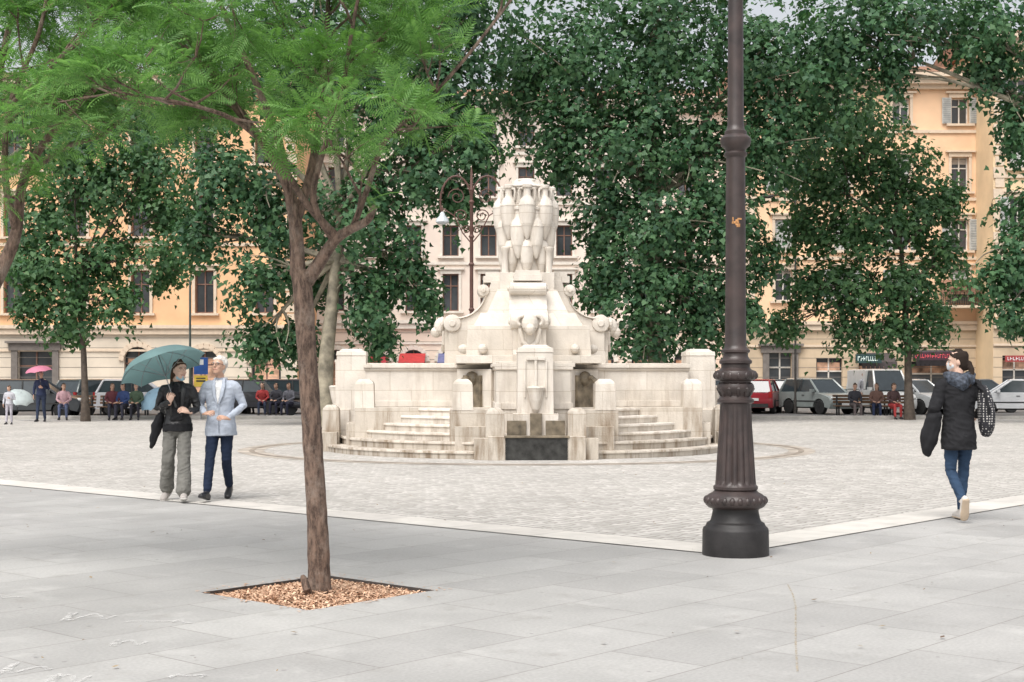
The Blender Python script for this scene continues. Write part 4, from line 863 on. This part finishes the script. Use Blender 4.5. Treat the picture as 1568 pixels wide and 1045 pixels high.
def bench(px,py,w,rot=0):
    p=G(px,py); mb=MB()
    for i in range(4): mb.box((0,-.18+i*.12,.43),(w,.10,.04),0)
    for i in range(3): mb.box((0,.26+i*.03,.58+i*.12),(w,.03,.09),0)
    for s in (-1,0,1):
        mb.box((s*(w/2-.15),-.15,.2),(.06,.06,.42),1); mb.box((s*(w/2-.15),.22,.42),(.06,.06,.86),1); mb.box((s*(w/2-.15),.03,.39),(.05,.42,.04),1)
    mb.obj('park_bench',[M('bench_wood',(.16,.09,.05)),M('bench_iron',(.04,.04,.04))],loc=p,rot=rot,bevel=.008)
bgp('standing_person',63,646,standing(.3),(.03,.04,.08),(.03,.04,.07))
umbrella('pink_umbrella',G(63,646)+V((-.02,-.28,1.95)),(-.12,-.1,1),.48,.2,fabric('pink_cloth',(.62,.22,.32)),.68)
bgp('standing_child',14,650,standing(-.3,.05),(.45,.45,.48),(.40,.38,.42),hairbr,sc_=.72)
for px,py,t,b,r,h_ in ((98,643,(.55,.35,.38),(.10,.12,.2),.2,'long'),(172,643,(.15,.05,.06),(.05,.05,.07),.3,'long'),(190,643,(.05,.08,.2),(.05,.05,.07),-.2,'short'),(209,643,(.08,.12,.08),(.03,.03,.04),.1,'short'),(402,637,(.35,.05,.05),(.04,.05,.08),.1,'long'),(424,637,(.05,.05,.06),(.03,.03,.05),-.2,'short'),(444,638,(.12,.12,.14),(.03,.03,.05),-.4,'short'),
    (1308,641,(.05,.05,.06),(.12,.1,.1),.1,'short'),(1342,641,(.2,.12,.1),(.03,.04,.08),-.2,'long'),(1367,642,(.08,.05,.05),(.35,.05,.05),.2,'short')):
    bgp('seated_person',px,py,seated(random.uniform(-.6,.6)),t,b,random.choice((hairb,hairbr)),r,ht=h_)
bgp('standing_person',1322,634,standing(-.4),(.30,.30,.32),(.04,.05,.09),hairbr,.6); bgp('standing_person',383,634,standing(.5),(.25,.22,.18),(.05,.05,.06),hairbr,-.5)
for px,py,w_ in ((110,640,1.7),(190,640,2.0),(414,634,2.1),(1320,638,2.2),(1366,639,1.5)): bench(px,py,w_)
umbrella('blue_umbrella',G(230,643)+V((0,0,.95)),(-.35,-.5,.6),.62,.28,fabric('blue_white_cloth',(.35,.55,.70)),.7)
umbrella('pale_umbrella',G(32,645)+V((0,0,1.0)),(.3,-.4,.7),.5,.22,fabric('pale_cloth',(.55,.62,.62)),.7)

# ---------------------------------------------------------------- cars
tyre=M('tyre',(.02,.02,.02),rough=.8); rim=M('wheel_rim',(.35,.35,.36),rough=.35,metal=.6); carglass=M('car_glass',(.03,.04,.045),rough=.08,spec=.7); headl=M('headlight',(.6,.6,.58),rough=.15); taill=M('tail_light',(.35,.02,.02),rough=.2); plate=M('number_plate',(.7,.7,.68)); blkp=M('black_plastic',(.03,.03,.03))
def carpaint(c):
    n='paint_%02d%02d%02d'%tuple(int(x*99) for x in c)
    if n in MC: return MC[n]
    m=M(n,c,rough=.3,var=.05); m.node_tree.nodes['Principled BSDF'].inputs['Coat Weight'].default_value=.6; return m
def car(px,py,rot,colr,Lh=1.9,hh_=1.48,van=False,nm='parked_car'):
    E=empty(nm,G(px,py)+V((0,0,.016)),rot); mb=MB(); W=.83; wx=Lh-.72
    belt=.92 if not van else 1.0; top=hh_
    def arch(cx): return [(cx+.37*math.cos(t),.30+.37*math.sin(t)) for t in [math.pi*i/8 for i in range(9)]]
    pr=[(-Lh+.08,.26),(-Lh,.40),(-Lh,.62),(-Lh+.05,belt-.05),(-Lh+.2,belt+.02),(Lh*.38,belt+.03),(Lh*.72,belt-.08),(Lh-.12,belt-.20),(Lh-.02,.62),(Lh,.42),(Lh-.08,.24)]
    pr+=[(x,z) for x,z in arch(wx)]+[(x,z) for x,z in arch(-wx)]
    cen=(0,.6)
    st=[(-W,.965),(-W+.05,.99),(-W+.14,1.0),(W-.14,1.0),(W-.05,.99),(W,.965)]; k=len(pr); vs=[];fs=[]
    for y,s_ in st:
        vs+=[((x-cen[0])*s_,y,(z-cen[1])*s_+cen[1]) for x,z in pr]
    for i in range(len(st)-1):
        for j in range(k): fs.append((i*k+j,i*k+(j+1)%k,(i+1)*k+(j+1)%k,(i+1)*k+j))
    fs+=[tuple(range(k)),tuple((len(st)-1)*k+j for j in range(k-1,-1,-1))]
    mb.add(vs,fs,0)
    xb0,xb1=-Lh+.12,Lh*.50; xr0,xr1=-Lh+.38,Lh*.12
    if van: xr0=-Lh+.15; xr1=Lh*.35; xb1=Lh*.62
    wb,wt=W-.06,W-.20
    B=[(xb0,-wb,belt),(xb1,-wb,belt),(xb1,wb,belt),(xb0,wb,belt)]; T=[(xr0,-wt,top-.06),(xr1,-wt,top-.06),(xr1,wt,top-.06),(xr0,wt,top-.06)]
    mb.add(B+T,[(0,1,5,4),(1,2,6,5),(2,3,7,6),(3,0,4,7)],1)
    R=[(xr0-.03,-wt-.015),(xr1+.03,-wt-.015),(xr1+.03,wt+.015),(xr0-.03,wt+.015)]
    mb.add([(x,y,top-.075) for x,y in R]+[(x,y,top-.04) for x,y in R]+[(x+(-.1 if x>0 else .1),y*.85,top) for x,y in R],[(0,1,5,4),(1,2,6,5),(2,3,7,6),(3,0,4,7),(4,5,9,8),(5,6,10,9),(6,7,11,10),(7,4,8,11),(8,9,10,11),(3,2,1,0)],0)
    for a,b in zip(B,T): mb.tube([a,b],[.055,.04],0,n=6)
    for s_ in (-1,1):
        xm=(xb0+xb1)/2*.6+(-.05); mb.tube([(xm,s_*wb,belt),(xm-.02,s_*wt,top-.06)],[.035,.03],2,n=6)
        if van: mb.box((-Lh*.42,s_*(wb+wt)/2,(belt+top)/2-.03),(Lh*1.0,.12,top-belt-.06),0)
        mb.box((xb1-.22,s_*(W+.08),belt+.08),(.12,.18,.12),0)
        mb.box((.05,s_*(W-.006),.55),(Lh*1.1,.03,.05),2)
        mb.box((-.02,s_*(W+.004),belt-.12),(.14,.02,.03),2)
        mb.ell((Lh-.10,s_*(W-.2),.68),(.12,.16,.09),3); mb.box((-Lh+.03,s_*(W-.10),.82),(.08,.14,.26),4)
        for cx in (wx,-wx):
            Xw=Matrix.Translation((cx,s_*(W-.10),.30))@Matrix.Rotation(math.pi/2,4,'X')
            mb.lathe([(.19,-.10),(.28,-.10),(.31,-.07),(.31,.07),(.28,.10),(.19,.10)],20,5,Xw); mb.lathe([(.04,-.075),(.19,-.095),(.20,-.06),(.20,.06),(.19,.095),(.04,.075)],16,6,Xw)
            for q_ in range(5): mb.box((0,0,0),(.04,.30,.21),5,X=Xw@Matrix.Rotation(q_*math.pi/5,4,'Z'))
    mb.box((0,0,.35),(Lh*1.5,W*1.7,.2),2)
    mb.box((Lh-.02,0,.42),(.06,.9,.14),2); mb.box((Lh+.015,0,.42),(.02,.5,.11),7); mb.box((-Lh-.01,0,.62),(.02,.5,.11),7); mb.box((-Lh+.01,0,.36),(.06,1.3,.16),2)
    mb.obj('body',[carpaint(colr),carglass,blkp,headl,taill,tyre,rim,plate],E,smooth=True)
car(55,640,.05,(.03,.035,.04)); car(150,635,1.0,(.07,.09,.09),1.85); car(215,636,.2,(.5,.5,.52),1.8); car(395,634,-.4,(.03,.03,.035),1.9); car(455,633,.3,(.04,.04,.05),1.8); car(-60,638,0,(.3,.3,.32))
car(1162,633,1.25,(.28,.02,.03),1.7); car(1190,631,1.3,(.04,.05,.06),1.7); car(1253,634,-1.05,(.25,.28,.27),1.7,1.52); car(1348,634,-1.35,(.6,.6,.58),1.7,1.9,True,'parked_van'); car(1400,634,-.95,(.45,.46,.46),1.65); car(1555,637,2.9,(.62,.63,.64),1.9,1.48); car(1500,632,.2,(.08,.09,.10),1.8); car(1110,632,.3,(.3,.3,.3)); car(1680,640,.1,(.1,.1,.12))
mb=MB(); p=G(466,637)
for s in (-1,1): mb.lathe([(.12,-.05),(.23,-.05),(.25,0),(.23,.05),(.12,.05)],18,0,Matrix.Translation((s*.62,0,.25))@Matrix.Rotation(math.pi/2,4,'X'))
mb.tube([(-.85,0,.72),(-.5,0,.75),(-.1,0,.72)],[(.13,.08),(.15,.10),(.10,.07)],0,ref=(0,1,0)); mb.tube([(-.7,0,.5),(-.2,0,.45),(.1,0,.28),(.35,0,.28)],[(.14,.16),(.16,.14),(.16,.05),(.15,.05)],1,ref=(0,1,0)); mb.tube([(.35,0,.3),(.45,0,.7),(.38,0,1.0)],[(.2,.04),(.2,.05),(.08,.05)],1,ref=(0,1,0)); mb.tube([(.36,-.33,1.02),(.38,0,1.04),(.36,.33,1.02)],[.02]*3,0,ref=(0,0,1)); mb.tube([(.42,0,.9),(.6,0,.3)],[.04,.03],0); mb.ell((.5,0,.95),(.07,.08,.07),2)
mb.obj('parked_scooter',[blkp,carpaint((.05,.05,.06)),headl],loc=p,rot=.6,smooth=True)
mb=MB(); p=G(291,637); mb.lathe([(.06,0),(.05,.3),(.045,5.4),(.03,5.5)],12,0); mb.obj('flag_pole',[M('green_grey_metal',(.08,.10,.09),rough=.4)],loc=p,smooth=True)
mb=MB(); p=G(1218,634); mb.lathe([(.08,0),(.07,.6),(.05,.7),(.045,9),(.03,9.2)],12,0); mb.tube([(0,0,9.0),(-.6,-.2,9.3),(-1.2,-.4,9.25)],[.03,.03,.03],0); mb.ell((-1.3,-.43,9.2),(.3,.12,.08),0); mb.obj('utility_pole',[M('dark_metal',(.05,.045,.04))],loc=p,smooth=True)
mb=MB(); p=G(308,642); mb.lathe([(.03,0),(.03,2.35),(.01,2.37)],10,0); mb.box((0,-.04,1.98),(.52,.03,.62),1); mb.box((0,-.06,2.12),(.2,.012,.2),2); mb.box((0,-.04,1.42),(.50,.03,.42),3); mb.box((0,-.06,1.42),(.34,.012,.06),4); mb.box((0,-.061,1.52),(.34,.012,.04),4)
mb.obj('parking_sign',[M('galvanised',(.3,.3,.3),metal=.5,rough=.4),M('sign_blue',(.03,.10,.35)),M('sign_white',(.75,.75,.75)),M('sign_yellow',(.7,.5,.08)),M('sign_text',(.04,.04,.04))],loc=p,bevel=.004)
